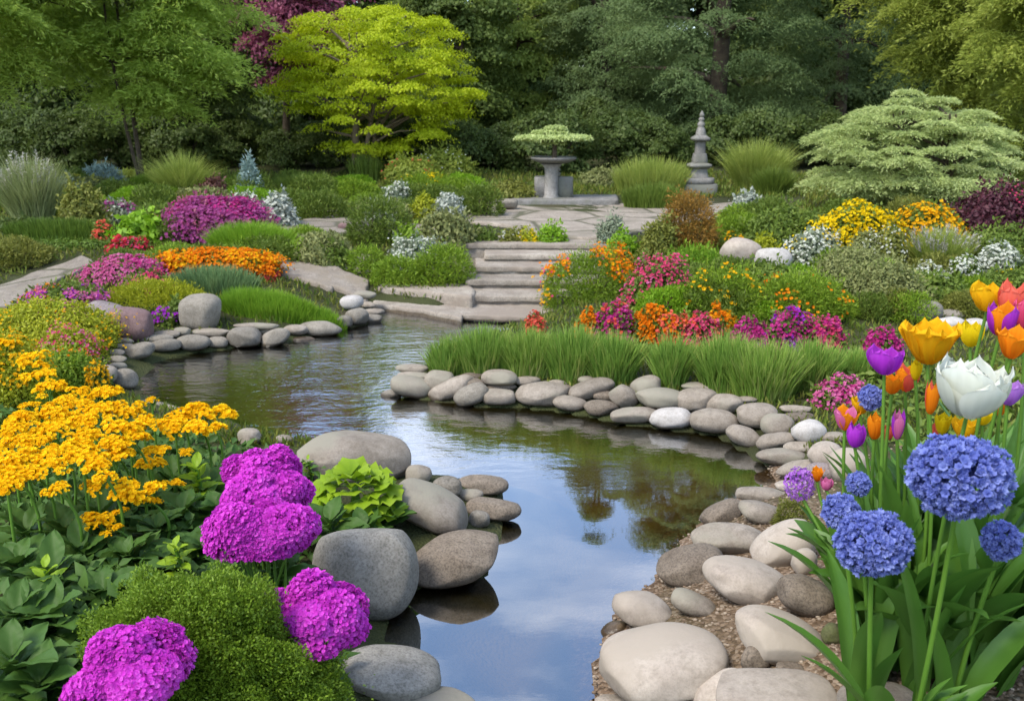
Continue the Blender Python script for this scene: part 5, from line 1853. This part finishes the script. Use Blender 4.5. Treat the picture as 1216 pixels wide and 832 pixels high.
def globe(cx, cy, w, h, d, mat, label, n, fs, shift=(0, 0), leaves=3, name='globe_flower', T=None, spiky=False, leaf_len=.42, leaf_w=.06, az=None):
    FN[0] += 1
    rng = np.random.default_rng(3000 + FN[0])
    top, base = stand(cx, cy, d, shift)
    m = mpp(cy, d)
    a, c = w * m / 2, h * m / 2
    root = thing(name, label, 'flower', tuple(base))
    e = top - base
    tb = MB()
    tube(tb, smooth_curve((0, 0, -.03), e - np.array([0, 0, c * .6]), (rng.normal() * .012, .01, 0), 9), np.linspace(.0062, .0048, 9), 9)
    tb.build('stem', MATS['stem_green'], root)
    k = np.arange(n) + .5
    ph, th = np.arccos(1 - 2 * k / n), math.pi * (1 + 5 ** .5) * k
    u = np.stack([np.cos(th) * np.sin(ph), np.sin(th) * np.sin(ph), np.cos(ph)], 1)
    u = nrm(u + rng.normal(size=u.shape) * .05)
    mb = MB()
    q = u * np.array([a, a, c]) * (rng.uniform(.85, 1.03, n) * (1 + .07 * np.sin(u[:, 0] * 5 + FN[0]) * np.cos(u[:, 2] * 4)))[:, None]
    if T is None:
        scatter(mb, t_blossom(6, .42, .66), q, u, fs * 1.2, rng, .38)
        scatter(mb, t_blossom(6, .9, .5), q * .985, u, fs * .72, rng, .3, rlo=.4)
        scatter(mb, t_bead(), q * .93, u, fs * .62, rng, .3)
        us = u[::3]
        scatter(mb, t_bead(), us * np.array([a, a, c]) * .80, us, fs * 1.3, rng, .3)
    else:
        scatter(mb, T, q, u, fs, rng, .4, False)
    if False:
        scatter(mb, t_bead(), u[::2] * np.array([a, a, c]) * .84, u[::2], fs * 1.05, rng, .3, False, 0, .35)
    o = mb.build('flower_head', MATS[mat], root)
    o.location = e
    add_leaves(root, leaves, leaf_len, leaf_w, rng, (.15, .7), az)
    return root


def build_tulip_bed():
    tulip(1101, 405, 72, 52, 2.05, 'petal_amber', 'large wide-open amber tulip, biggest orange bloom of the bed', .55, 12, 'petal_amber', .55, (.02, -.05), 3, .008)
    tulip(1050, 427, 38, 34, 2.02, 'petal_violet', 'violet-pink cup tulip left of the large amber one', .2, shift=(.03, -.04))
    tulip(1148, 457, 68, 72, 1.78, 'petal_white', 'big ruffled white tulip', .20, 14, 'petal_white', .62, (-.01, .03), 3, .004)
    tulip(1172, 352, 38, 34, 2.25, 'petal_amber', 'topmost orange tulip with pointed petals', .28, shift=(-.03, -.08), ragged=.01)
    tulip(1187, 378, 32, 40, 2.08, 'petal_violet', 'magenta and orange tulip below the topmost orange one', .12, mats2='petal_orange', shift=(-.03, -.05))
    tulip(1202, 358, 34, 50, 2.18, 'petal_coral', 'tall coral-orange tulip behind the magenta and orange one', .2, shift=(-.03, -.05))
    tulip(1200, 406, 44, 38, 1.98, 'petal_orange', 'orange tulip with spreading petals right of the white one', .5, shift=(-.03, -.03))
    tulip(1216, 372, 28, 44, 2.12, 'petal_rose', 'rose-pink tulip cut by the picture edge', .2, shift=(-.03, -.05))
    tulip(1196, 465, 28, 30, 1.95, 'petal_lilac', 'purple tulip half behind the big white one', .15, shift=(-.04, -.02))
    tulip(1059, 455, 20, 24, 2.10, 'petal_orange', 'small orange tulip below the violet-pink cup', .15, shift=(.02, -.06))
    tulip(1075, 447, 26, 34, 2.14, 'petal_coral', 'red-orange tulip between violet-pink cup and large amber one', .35, mats2='petal_orange', shift=(.02, -.06))
    tulip(1087, 438, 12, 26, 2.10, 'petal_yellow', 'slim yellow bud under the large amber tulip', .0, shift=(.02, -.06), leaves=1)
    tulip(1104, 470, 16, 42, 2.0, 'petal_orange', 'narrow orange-red bud left of the white tulip', .0, mats2='petal_coral', shift=(.02, -.04))
    tulip(1003, 495, 32, 30, 2.15, 'petal_orange', 'orange and pink open tulip at the left of the bed', .45, mats2='petal_pink', shift=(.07, -.1))
    tulip(1015, 516, 22, 29, 2.05, 'petal_violet', 'magenta tulip bud leaning out at the left of the bed', .0, shift=(.06, -.06), tilt=(.12, -.1))
    tulip(1038, 505, 17, 32, 2.12, 'petal_orange', 'small upright orange tulip right of the magenta bud', .08, shift=(.04, -.08))
    tulip(1065, 503, 14, 36, 2.05, 'petal_pink', 'slender pink tulip bud in the middle of the stems', .0, mats2='petal_violet', shift=(.02, -.05))
    tulip(1021, 480, 20, 22, 2.20, 'petal_amber', 'small amber tulip beside the small blue globe', .3, shift=(.06, -.1))
    tulip(1053, 512, 14, 20, 2.18, 'petal_coral', 'tiny coral tulip among the stems', .15, shift=(.03, -.1), leaves=1)
    tulip(1118, 502, 24, 26, 2.15, 'petal_yellow', 'yellow tulip in the shade under the white one', .4, shift=(.01, -.08))
    tulip(1145, 508, 26, 26, 2.10, 'petal_amber', 'amber tulip directly under the white one', .35, shift=(.0, -.06))
    tulip(1166, 494, 26, 20, 2.16, 'petal_yellow', 'golden tulip under the right side of the white one', .5, shift=(-.01, -.08))
    tulip(1186, 482, 16, 22, 2.2, 'petal_orange', 'small orange tulip under the purple one', .2, shift=(-.02, -.08), leaves=1)
    tulip(1107, 512, 12, 22, 2.2, 'petal_coral', 'tiny red-orange tulip right of the slender pink bud', .1, shift=(.01, -.08), leaves=1)
    tulip(1152, 396, 26, 30, 2.5, 'petal_yellow', 'yellow-green tulip buds behind the white one', .1, shift=(0, -.1), leaves=2)
    # blue globes
    bl = 'globe_hyacinth'
    globe(1141, 566, 112, 92, 1.62, 'petal_blue', 'largest blue globe flower, below the big white tulip', 640, .0128, (-.02, .05), 5, bl)
    globe(1037, 645, 84, 71, 1.66, 'petal_blue', 'second largest blue globe, low at the front of the bed', 480, .0116, (.06, .02), 4, bl)
    globe(998, 607, 40, 40, 1.85, 'petal_blue', 'mid-sized blue globe peeping up behind the second largest', 170, .0098, (.08, -.02), 3, bl)
    globe(1019, 574, 26, 26, 1.98, 'petal_blue', 'small deep blue globe above the mid-sized one', 120, .0085, (.07, -.05), 2, bl)
    globe(1034, 472, 26, 27, 2.18, 'petal_blue', 'small blue globe among the upper left tulips', 130, .0088, (.05, -.1), 2, bl)
    globe(1190, 642, 40, 44, 1.72, 'petal_blue', 'blue globe at the picture edge under the largest one', 180, .0098, (-.04, .04), 3, bl)
    globe(950, 574, 34, 40, 2.45, 'petal_lilac', 'purple pompon flower leaning over the stones', 220, .011, (.14, -.25), 3, 'globe_flower', BLOSSOM, True)
    tulip(970, 562, 16, 18, 2.45, 'petal_orange', 'small orange flower beside the purple pompon', .4, shift=(.12, -.25), leaves=1)
    tulip(981, 574, 13, 15, 2.42, 'petal_pink', 'tiny pink bud right of the purple pompon', .0, shift=(.12, -.25), leaves=1)
    # leafy plants without flowers that close the foot of the bed
    spots = [(1010, 735, 2.5, .30, .075, 4), (1050, 770, 1.2, .36, .08, 5), (1100, 800, 4.2, .40, .085, 5), (1150, 800, 5.2, .38, .08, 5), (1195, 790, 5.8, .40, .08, 5),
             (1085, 740, 3.4, .46, .06, 6), (1135, 740, 1.6, .48, .06, 6), (1185, 730, .6, .46, .06, 6), (1060, 700, 2.8, .50, .05, 6), (1120, 690, 1.5, .55, .05, 6), (1170, 690, .8, .55, .05, 6),
             (1030, 690, 3.3, .42, .05, 5), (1210, 700, .4, .5, .06, 5), (1005, 690, 2.9, .36, .05, 4),
             (1165, 660, 1.2, .42, .07, 6), (1215, 650, .4, .44, .07, 6), (1120, 640, 2.0, .4, .06, 6), (1070, 640, 2.6, .36, .05, 6), (1000, 715, 2.9, .34, .07, 5), (1022, 758, 2.0, .30, .085, 5), (1075, 785, 3.6, .36, .085, 6), (1048, 725, 2.4, .44, .05, 7), (1110, 735, 4.0, .50, .05, 7), (1160, 735, 5.6, .48, .05, 7), (1200, 760, 1.0, .46, .05, 7), (1030, 800, 2.3, .42, .07, 6), (1085, 815, 4.4, .46, .075, 6), (1135, 820, 1.4, .48, .07, 6), (1185, 815, 5.0, .46, .07, 6), (1058, 770, 3.0, .50, .06, 6), (1155, 780, .6, .52, .06, 6), (1175, 760, 5.0, .3, .09, 6), (1130, 770, 4.6, .3, .09, 5), (1212, 745, 5.6, .34, .09, 6)]
    labs = ['leaves sprawling onto the gravel by the mossy stone', 'low leaves in front of the second largest blue globe', 'broad drooping leaves at the front middle of the bed', 'dark broad leaves at the front of the bed below the edge globe',
            'dark leaves in the bottom corner of the bed', 'upright leaves left of the largest blue globe', 'upright leaves under the largest blue globe', 'upright leaves beneath the edge globe', 'narrow leaves behind the second largest blue globe',
            'narrow tall leaves behind the largest blue globe', 'narrow tall leaves behind the edge globe', 'leaves fanning out above the cream boulder', 'leaves at the picture edge below the purple tulip', 'leaves reaching over the saddle-shaped pale stone',
            'leaves in the shade at the back right of the bed', 'leaves farthest back at the picture edge', 'leaves deep in the middle of the bed behind the stems', 'leaves at the back left of the bed near the small blue globe',
            'leaves leaning left over the gravel above the mossy stone', 'low leaves touching the tan stone at the foot of the bed', 'leaves rising from the front edge between tan stone and broad drooping leaves', 'thin upright leaves directly under the second largest blue globe',
            'thin upright leaves in front of the largest globe stem', 'thin upright leaves between largest and edge globes', 'thin upright leaves against the picture edge', 'leaves nearest the tan stone at the left front of the bed', 'broad upright leaves at the front below the second largest blue globe', 'broad upright leaves at the front below the largest blue globe', 'broad upright leaves at the front near the bottom corner', 'tall leaves close to the stem of the second largest blue globe', 'tall leaves close to the stem of the largest blue globe', 'dark leaves spreading low below the largest blue globe', 'dark leaves low between the front blue globes', 'dark leaves at the picture edge above the bottom corner']
    for (px, py, az, L, w, k), lab in zip(spots, labs):
        q = on_ground(px, py)
        FN[0] += 1
        rng = np.random.default_rng(3000 + FN[0])
        root = thing('bulb_foliage', 'clump of green strap ' + lab, 'leaves', tuple(q))
        add_leaves(root, k, L, w, rng, (.1, .75) if w > .06 else (.05, .4), az if w > .065 else None)


# ---------------------------------------------------------------- the left foreground
def ovate_leaf(L, w, rng, cup=.18, droop=.35):
    nu, nv = 9, 22
    u, v = np.meshgrid(np.linspace(-1, 1, nu), np.linspace(0, 1, nv))
    ww = w * .5 * np.sin(np.pi * (v ** .78)) ** .8 + .004 * (v < .05)
    y = L * v
    z = cup * L * (.9 * np.sin(v * 1.7) - droop * v ** 2.2) + np.abs(u) * ww * .28 + .016 * L * np.sin(v * 30 - np.abs(u) * 5) * np.abs(u) * np.sin(np.pi * v) + .02 * L * np.sin(u * 4 + v * 7 + rng.uniform(0, 6))
    i = np.arange(nu * nv).reshape(nv, nu)
    f = np.stack([i[:-1, :-1], i[:-1, 1:], i[1:, 1:], i[1:, :-1]], -1).reshape(-1, 4)
    mb = MB()
    mb.add(np.stack([u * ww, y, z], -1), f, np.clip(rng.uniform(.1, .8) + .1 * (1 - np.abs(u)), 0, 1).ravel())
    return mb


def build_left_front():
    # yarrow: five kinds of flat heads, repeated on stems of their own
    heads = []
    for k in range(6):
        rng = np.random.default_rng(200 + k)
        mb = MB()
        for j in range(rng.integers(12, 16)):
            a, r = rng.uniform(0, 6.28), rng.uniform(.0, .80) ** .7
            c = np.array([math.cos(a) * r, math.sin(a) * r, .26 * (1 - r * r) + rng.uniform(-.07, .07)])
            n = 16
            u = updirs(n, rng, .0)
            q = c + u * np.array([.27, .27, .20])
            for s in (1, .62):
                scatter(mb, t_blossom(7, .30, .5), q + np.array([0, 0, .012 / s]), u + np.array([0, 0, .8]), .22 * s, rng, .25)
        heads.append(mb.mesh('yarrow_head'))
        heads[-1].materials.append(MATS['petal_yarrow'])
    stemm = []
    for k in range(3):
        rng = np.random.default_rng(230 + k)
        tb = MB()
        tube(tb, smooth_curve((0, 0, -.05), (0, 0, 1.0), (rng.normal() * .04, rng.normal() * .04, 0), 8), np.linspace(.0055, .004, 8), 6)
        for j in range(7):
            a = rng.uniform(0, 6.28)
            tube(tb, smooth_curve((0, 0, .90), (math.cos(a) * .03, math.sin(a) * .03, 1.03), (0, 0, 0), 3), [.0025, .002, .0015], 4, cap=False)
        stemm.append(tb.mesh('yarrow_stem'))
        stemm[-1].materials.append(MATS['stem_green'])
    drift = 'golden yarrow with flat head in the dense drift at the left front'
    spec = [
        (6, 410, 30, .50, 'small amber yarrow head at the left picture edge on the yellow-green slope'), (43, 429, 40, .52, 'topmost yarrow of the drift, apart on the yellow-green slope'),
        (48, 449, 40, .55, None), (58, 462, 36, .55, None), (37, 481, 24, .55, None), (91, 468, 34, .55, None), (124, 471, 46, .55, None), (97, 484, 34, .55, None),
        (115, 491, 44, .55, None), (150, 489, 44, .55, None), (60, 495, 50, .56, None), (29, 505, 52, .56, None), (107, 504, 48, .56, None), (144, 512, 52, .56, None),
        (63, 515, 50, .57, None), (12, 513, 40, .57, None), (101, 519, 44, .57, None), (158, 524, 42, .57, None), (133, 531, 50, .58, None), (84, 536, 54, .58, None),
        (58, 548, 54, .59, None), (98, 549, 54, .59, None), (138, 542, 42, .58, None), (118, 558, 42, .59, None), (29, 528, 44, .58, None), (14, 546, 48, .60, None), (17, 562, 46, .60, None),
        (8, 576, 50, .60, None), (40, 564, 40, .60, None), (46, 530, 40, .58, None), (170, 502, 34, .56, None), (75, 480, 34, .56, None),
        (68, 580, 30, .58, 'small lone yarrow head hanging below the drift at the left'), (180, 474, 15, .50, 'tiny yarrow head against the pale slab by the water'),
        (213, 497, 38, .50, 'yarrow beside the tiny one, over the pale slab'), (245, 493, 54, .50, 'widest yarrow head against the water'), (208, 509, 42, .50, 'yarrow low over the pale slab, left of its neighbour'),
        (239, 511, 46, .50, 'yarrow low over the pale slab, nearer the water'), (186, 537, 34, .48, 'upper of two stacked yarrow heads among the broad leaves'), (180, 551, 36, .47, 'lower of two stacked yarrow heads among the broad leaves'),
        (221, 535, 18, .45, 'pale small yarrow head above the lime green sprig'), (206, 573, 24, .42, 'small yarrow head low among the broad leaves'),
        (115, 577, 32, .52, 'yarrow head just under the drift, half hidden'), (158, 585, 56, .50, 'large open yarrow in front of the drift'), (178, 594, 24, .46, 'small yarrow touching the large open one'),
        (143, 606, 22, .44, 'small yarrow between the large open one and the lowest'), (112, 620, 40, .42, 'lowest yarrow over the broad leaves'), (134, 627, 24, .41, 'small yarrow beside the lowest one'),
    ]
    rng = np.random.default_rng(9)
    for i, (px, py, w, z, lab) in enumerate(spec):
        z = z - .03 + rng.uniform(-.012, .012)
        q = onz(px, py, z)
        g = ground(q[0], q[1])
        R = w * mpp(py, q[1]) / 2
        root = thing('yarrow', lab or drift, 'flower', (q[0], q[1], g), 'yarrow flowers at the left front')
        s = link('stem', stemm[i % 3], None, root)
        s.scale = (1, 1, max(.1, z - g))
        hd = link('flower_head', heads[i % 6], None, root, (0, 0, z - g - .01))
        hd.scale = (R * 1.14, R * 1.14, R * 1.2)
        hd.rotation_euler = (rng.uniform(-.15, .2), rng.uniform(-.2, .2), rng.uniform(0, 6.28))

    # purple phlox
    for k, (cx, cy, w, h, d, lab) in enumerate((
            (316, 563, 126, 88, 2.50, 'purple phlox cluster highest up, behind its twin'), (312, 614, 136, 92, 2.28, 'purple phlox cluster just below the highest one'),
            (366, 710, 148, 100, 1.98, 'purple phlox cluster beside the biggest grey boulder'), (150, 777, 158, 112, 1.62, 'purple phlox cluster at the bottom on the mossy bush'))):
        rng = np.random.default_rng(260 + k)
        top, base = stand(cx, cy + h * .32, d)
        m = mpp(cy, d)
        root = thing('phlox', lab, 'flower', tuple(base))
        e = top - base
        mb = MB()
        n = 8500
        R = w * m / 2
        D_ = Dome(R * 1.06, R * .86, h * m * .72, rng, 12, .50, 2.3)
        u = updirs(n, rng, -.25)
        pos, nn = D_.at(u, rng.uniform(.90, 1.03, n))
        scatter(mb, t_blossom(5, .12, .75), pos, nn, .0105 * (d / 2.1) ** .5, rng, .4)
        u = updirs(700, rng, -.3)
        pos, nn = D_.at(u, rng.uniform(.5, .9, 700))
        scatter(mb, t_blossom(5, .12, .75), pos, nn, .02, rng, .35)
        mb.build('flower_head', MATS['petal_phlox'], root, tuple(e))
        tb = MB()
        for j in range(9):
            p, _ = D_.at(updirs(1, rng, .2), .7)
            tube(tb, smooth_curve((rng.normal() * .02, rng.normal() * .02, -.04), e + p[0], (0, 0, 0), 6), np.linspace(.006, .003, 6), 6)
        tb.build('stem', MATS['stem_green'], root)

    # the mossy bush
    shrub(38, 412, 664, 1.86, 'moss_spray', 'large rounded mossy green bush at the bottom left', 'mossy_bush', 'shrub', leaf=.0082, T=CARD, spike=True, bump=.27, p=2.15, lobes=90, cap=240000, dens=2.2, ry=.62, jit=.8)

    # broad-leaved plants: one rosette, repeated
    rng = np.random.default_rng(31)
    lm = [ovate_leaf(L, L * r, np.random.default_rng(300 + k)).mesh('ovate_leaf') for k, (L, r) in enumerate(((.15, .62), (.13, .66), (.11, .6), (.17, .55)))]
    for q in lm:
        q.materials.append(MATS['broad_leaf'])
    ll = [ovate_leaf(L, L * r, np.random.default_rng(320 + k)).mesh('lime_leaf') for k, (L, r) in enumerate(((.07, .55), (.06, .6)))]
    for q in ll:
        q.materials.append(MATS['lime_leaf'])

    def rosette(px, py, z, label, k=13, meshes=lm, s=1.0, name='leafy_plant', cat='plant', group=None):
        q = onz(px, py, z)
        g = ground(q[0], q[1])
        root = thing(name, label, cat, (q[0], q[1], g), group)
        tb = MB()
        hgt = max(z - g, .04)
        tube(tb, smooth_curve((0, 0, -.03), (0, 0, hgt - .03), (.01, .01, 0), 5), np.linspace(.008, .005, 5), 6)
        tb.build('stem', MATS['stem_green'], root)
        for i in range(k):
            t = i / k
            o = link('leaf', meshes[rng.integers(len(meshes))], None, root)
            o.location = (0, 0, hgt * (1 - .55 * t) - .02)
            o.rotation_euler = (rng.uniform(.15, .5) - t * .5 + .25 * (1 - t), rng.uniform(-.25, .25), i * 2.4 + rng.uniform(-.4, .4))
            sc = s * (.62 + .5 * t) * rng.uniform(.85, 1.15)
            o.scale = (sc, sc, sc)
        return root
    dark = 'dark green broad-leaved plant under the yarrow stems'
    for (px, py, z, lab) in (
            (20, 655, .40, None), (60, 668, .40, None), (15, 715, .40, None), (60, 720, .38, None), (10, 770, .40, None), (95, 645, .37, None), (150, 650, .35, None), (185, 618, .34, None),
            (30, 620, .38, None), (75, 620, .38, None), (215, 600, .33, None), (240, 640, .33, None), (170, 580, .34, None), (120, 600, .36, None), (200, 560, .30, None), (45, 800, .36, None), (240, 570, .30, None),
            (275, 665, .36, 'broad-leaved plant under the purple phlox pair'), (330, 660, .34, 'broad-leaved plant right below the phlox pair beside the grey boulder'),
            (390, 612, .27, 'broad leaves at the left foot of the lime green lettuce'), (430, 620, .23, 'broad leaves spilling from under the lime green lettuce towards the boulder'),
            (455, 606, .20, 'small broad-leaved plant at the right foot of the lime green lettuce'), (262, 598, .32, 'broad-leaved plant left of the highest phlox'), (120, 695, .36, 'broad-leaved plant against the upper left of the mossy bush')):
        rosette(px, py, z, lab or dark, group='broad-leaved plants at the left front' if lab is None else None)
    rosette(207, 640, .42, 'lime green leaf sprig in front of the lowest yarrow', 10, ll, 1.1, 'leaf_sprig', 'plant')
    rosette(52, 665, .46, 'lime green leaf sprig at the left among dark leaves', 9, ll, 1.0, 'leaf_sprig', 'plant')
    rosette(232, 548, .40, 'lime green leaf sprig under the pale small yarrow', 14, ll, 1.3, 'leaf_sprig', 'plant')
    rosette(365, 540, .26, 'tiny lime green tuft on the huge tan rock', 8, ll, .6, 'leaf_sprig', 'plant')
    # lettuce-like plant: overlapping ruffled leaves
    root_px = onz(422, 585, .25)
    g = ground(root_px[0], root_px[1])
    root = thing('lettuce_plant', 'lime green ruffled lettuce-like plant in front of the huge tan rock', 'plant', (root_px[0], root_px[1], g))
    rg = np.random.default_rng(44)
    for i in range(46):
        t = i / 46
        nu, nv = 9, 6
        u, v = np.meshgrid(np.linspace(-1, 1, nu), np.linspace(0, 1, nv))
        L = rg.uniform(.06, .085)
        ang = u * 1.15
        r = L * v * (1 + .10 * np.sin(u * 8 + rg.uniform(0, 6)) * v)
        z = L * (.25 * v + .16 * v ** 2 * np.sin(u * 11 + rg.uniform(0, 6)) - .3 * v ** 2)
        idx = np.arange(nu * nv).reshape(nv, nu)
        f = np.stack([idx[:-1, :-1], idx[:-1, 1:], idx[1:, 1:], idx[1:, :-1]], -1).reshape(-1, 4)
        mb = MB()
        mb.add(np.stack([np.sin(ang) * r, np.cos(ang) * r, z], -1), f, np.clip(.2 + .6 * v + rg.uniform(-.2, .2), 0, 1).ravel())
        o = mb.build('leaf', MATS['lime_leaf'], root)
        az = i * 2.4
        rr = .125 * math.sqrt(t)
        o.location = (math.cos(az) * rr * 1.1, math.sin(az) * rr * .8, .33 - g - .13 * t - .01)
        o.rotation_euler = (.55 - 1.0 * t + rg.uniform(-.2, .2), rg.uniform(-.2, .2), az - math.pi / 2)
    tb = MB()
    tube(tb, [(0, 0, -.03), (0, 0, .1), (0, 0, .33 - g - .05)], [.02, .018, .01], 8)
    tb.build('stem', MATS['stem_green'], root)


# ---------------------------------------------------------------- loose cover of the ground
def build_ground_cover():
    rng = np.random.default_rng(71)
    # gravel on the bare bank
    v, f = ico(1)
    n = 5200
    x, y = rng.uniform(.2, 1.9, n), rng.uniform(1.5, 4.0, n)
    ok = pond_sd(x, y) > -.04
    x, y = x[ok], y[ok]
    z = ground_many(x, y)
    mb = MB()
    sc = rng.uniform(.003, .0085, len(x))[:, None, None] * np.array([1, .8, .6])[None, None]
    vv = v[None] * sc * rng.uniform(.8, 1.2, (len(x), len(v), 1)) + np.stack([x, y, z + .001], 1)[:, None]
    mb.add(vv.reshape(-1, 3), (f[None] + (np.arange(len(x)) * len(v))[:, None, None]).reshape(-1, 3), np.repeat(rng.uniform(0, 1, len(x)), len(v)))
    m = leaf_mat('pebble', [(.10, .07, .045), (.20, .145, .10), (.34, .28, .21)], 0, .85, amount=.1, spec=.2)
    tag(mb.build('gravel', m), kind='stuff')
    # leafy floor of the left bank
    n = 15000
    x, y = rng.uniform(-2.6, -.1, n), rng.uniform(1.0, 4.3, n)
    ok = (pond_sd(x, y) > .30 + .3 * (y > 3.0)) & ~in_poly(x, y, np.array(pxpoly([(140, 520), (212, 520), (250, 486), (188, 466), (145, 466)], .04)))
    x, y = x[ok], y[ok]
    mb = MB()
    scatter(mb, LEAF, np.stack([x, y, ground_many(x, y) + rng.uniform(0, .09, len(x))], 1), np.tile(np.array([0, -.2, 1.0]), (len(x), 1)), .055, rng, .6)
    tag(mb.build('ground_cover', MATS['broad_leaf']), kind='stuff')
    # leafy floor behind the tulip bed
    n = 16000
    x, y = rng.uniform(1.25, 5.5, n), rng.uniform(.8, 5.2, n)
    ok = (pond_sd(x, y) > .55) & (x > 1.25 + .12 * (y - 2))
    x, y = x[ok], y[ok]
    mb = MB()
    scatter(mb, LEAF, np.stack([x, y, ground_many(x, y) + rng.uniform(0, .07, len(x))], 1), np.tile(np.array([0, -.2, 1.0]), (len(x), 1)), .055, rng, .6)
    tag(mb.build('ground_cover', MATS['mid_green']), kind='stuff')
    # low green cover between the plants
    n = 110000
    y = 4.0 + 13 * rng.uniform(0, 1, n) ** 1.3
    x = rng.uniform(-.75, .75, n) * (y + 1)
    ok = pond_sd(x, y) > .18
    # keep stone surfaces bare
    for poly in KEEP_CLEAR:
        ok &= ~in_poly(x, y, poly)
    x, y = x[ok], y[ok]
    pos = np.stack([x, y, ground_many(x, y)], 1)
    up = np.tile(np.array([0, -.15, 1.0]), (len(x), 1))
    for nm, mat, part in (('ground_cover', 'mid_green', slice(0, None, 2)), ('ground_cover', 'olive_green', slice(1, None, 2))):
        mb = MB()
        scatter(mb, CARD_N, pos[part], up[part], .03 + .004 * pos[part][:, 1], rng, .45, True)
        tag(mb.build(nm, MATS[mat]), kind='stuff')


build_monuments()
build_tulip_bed()
build_left_front()
build_ground_cover()
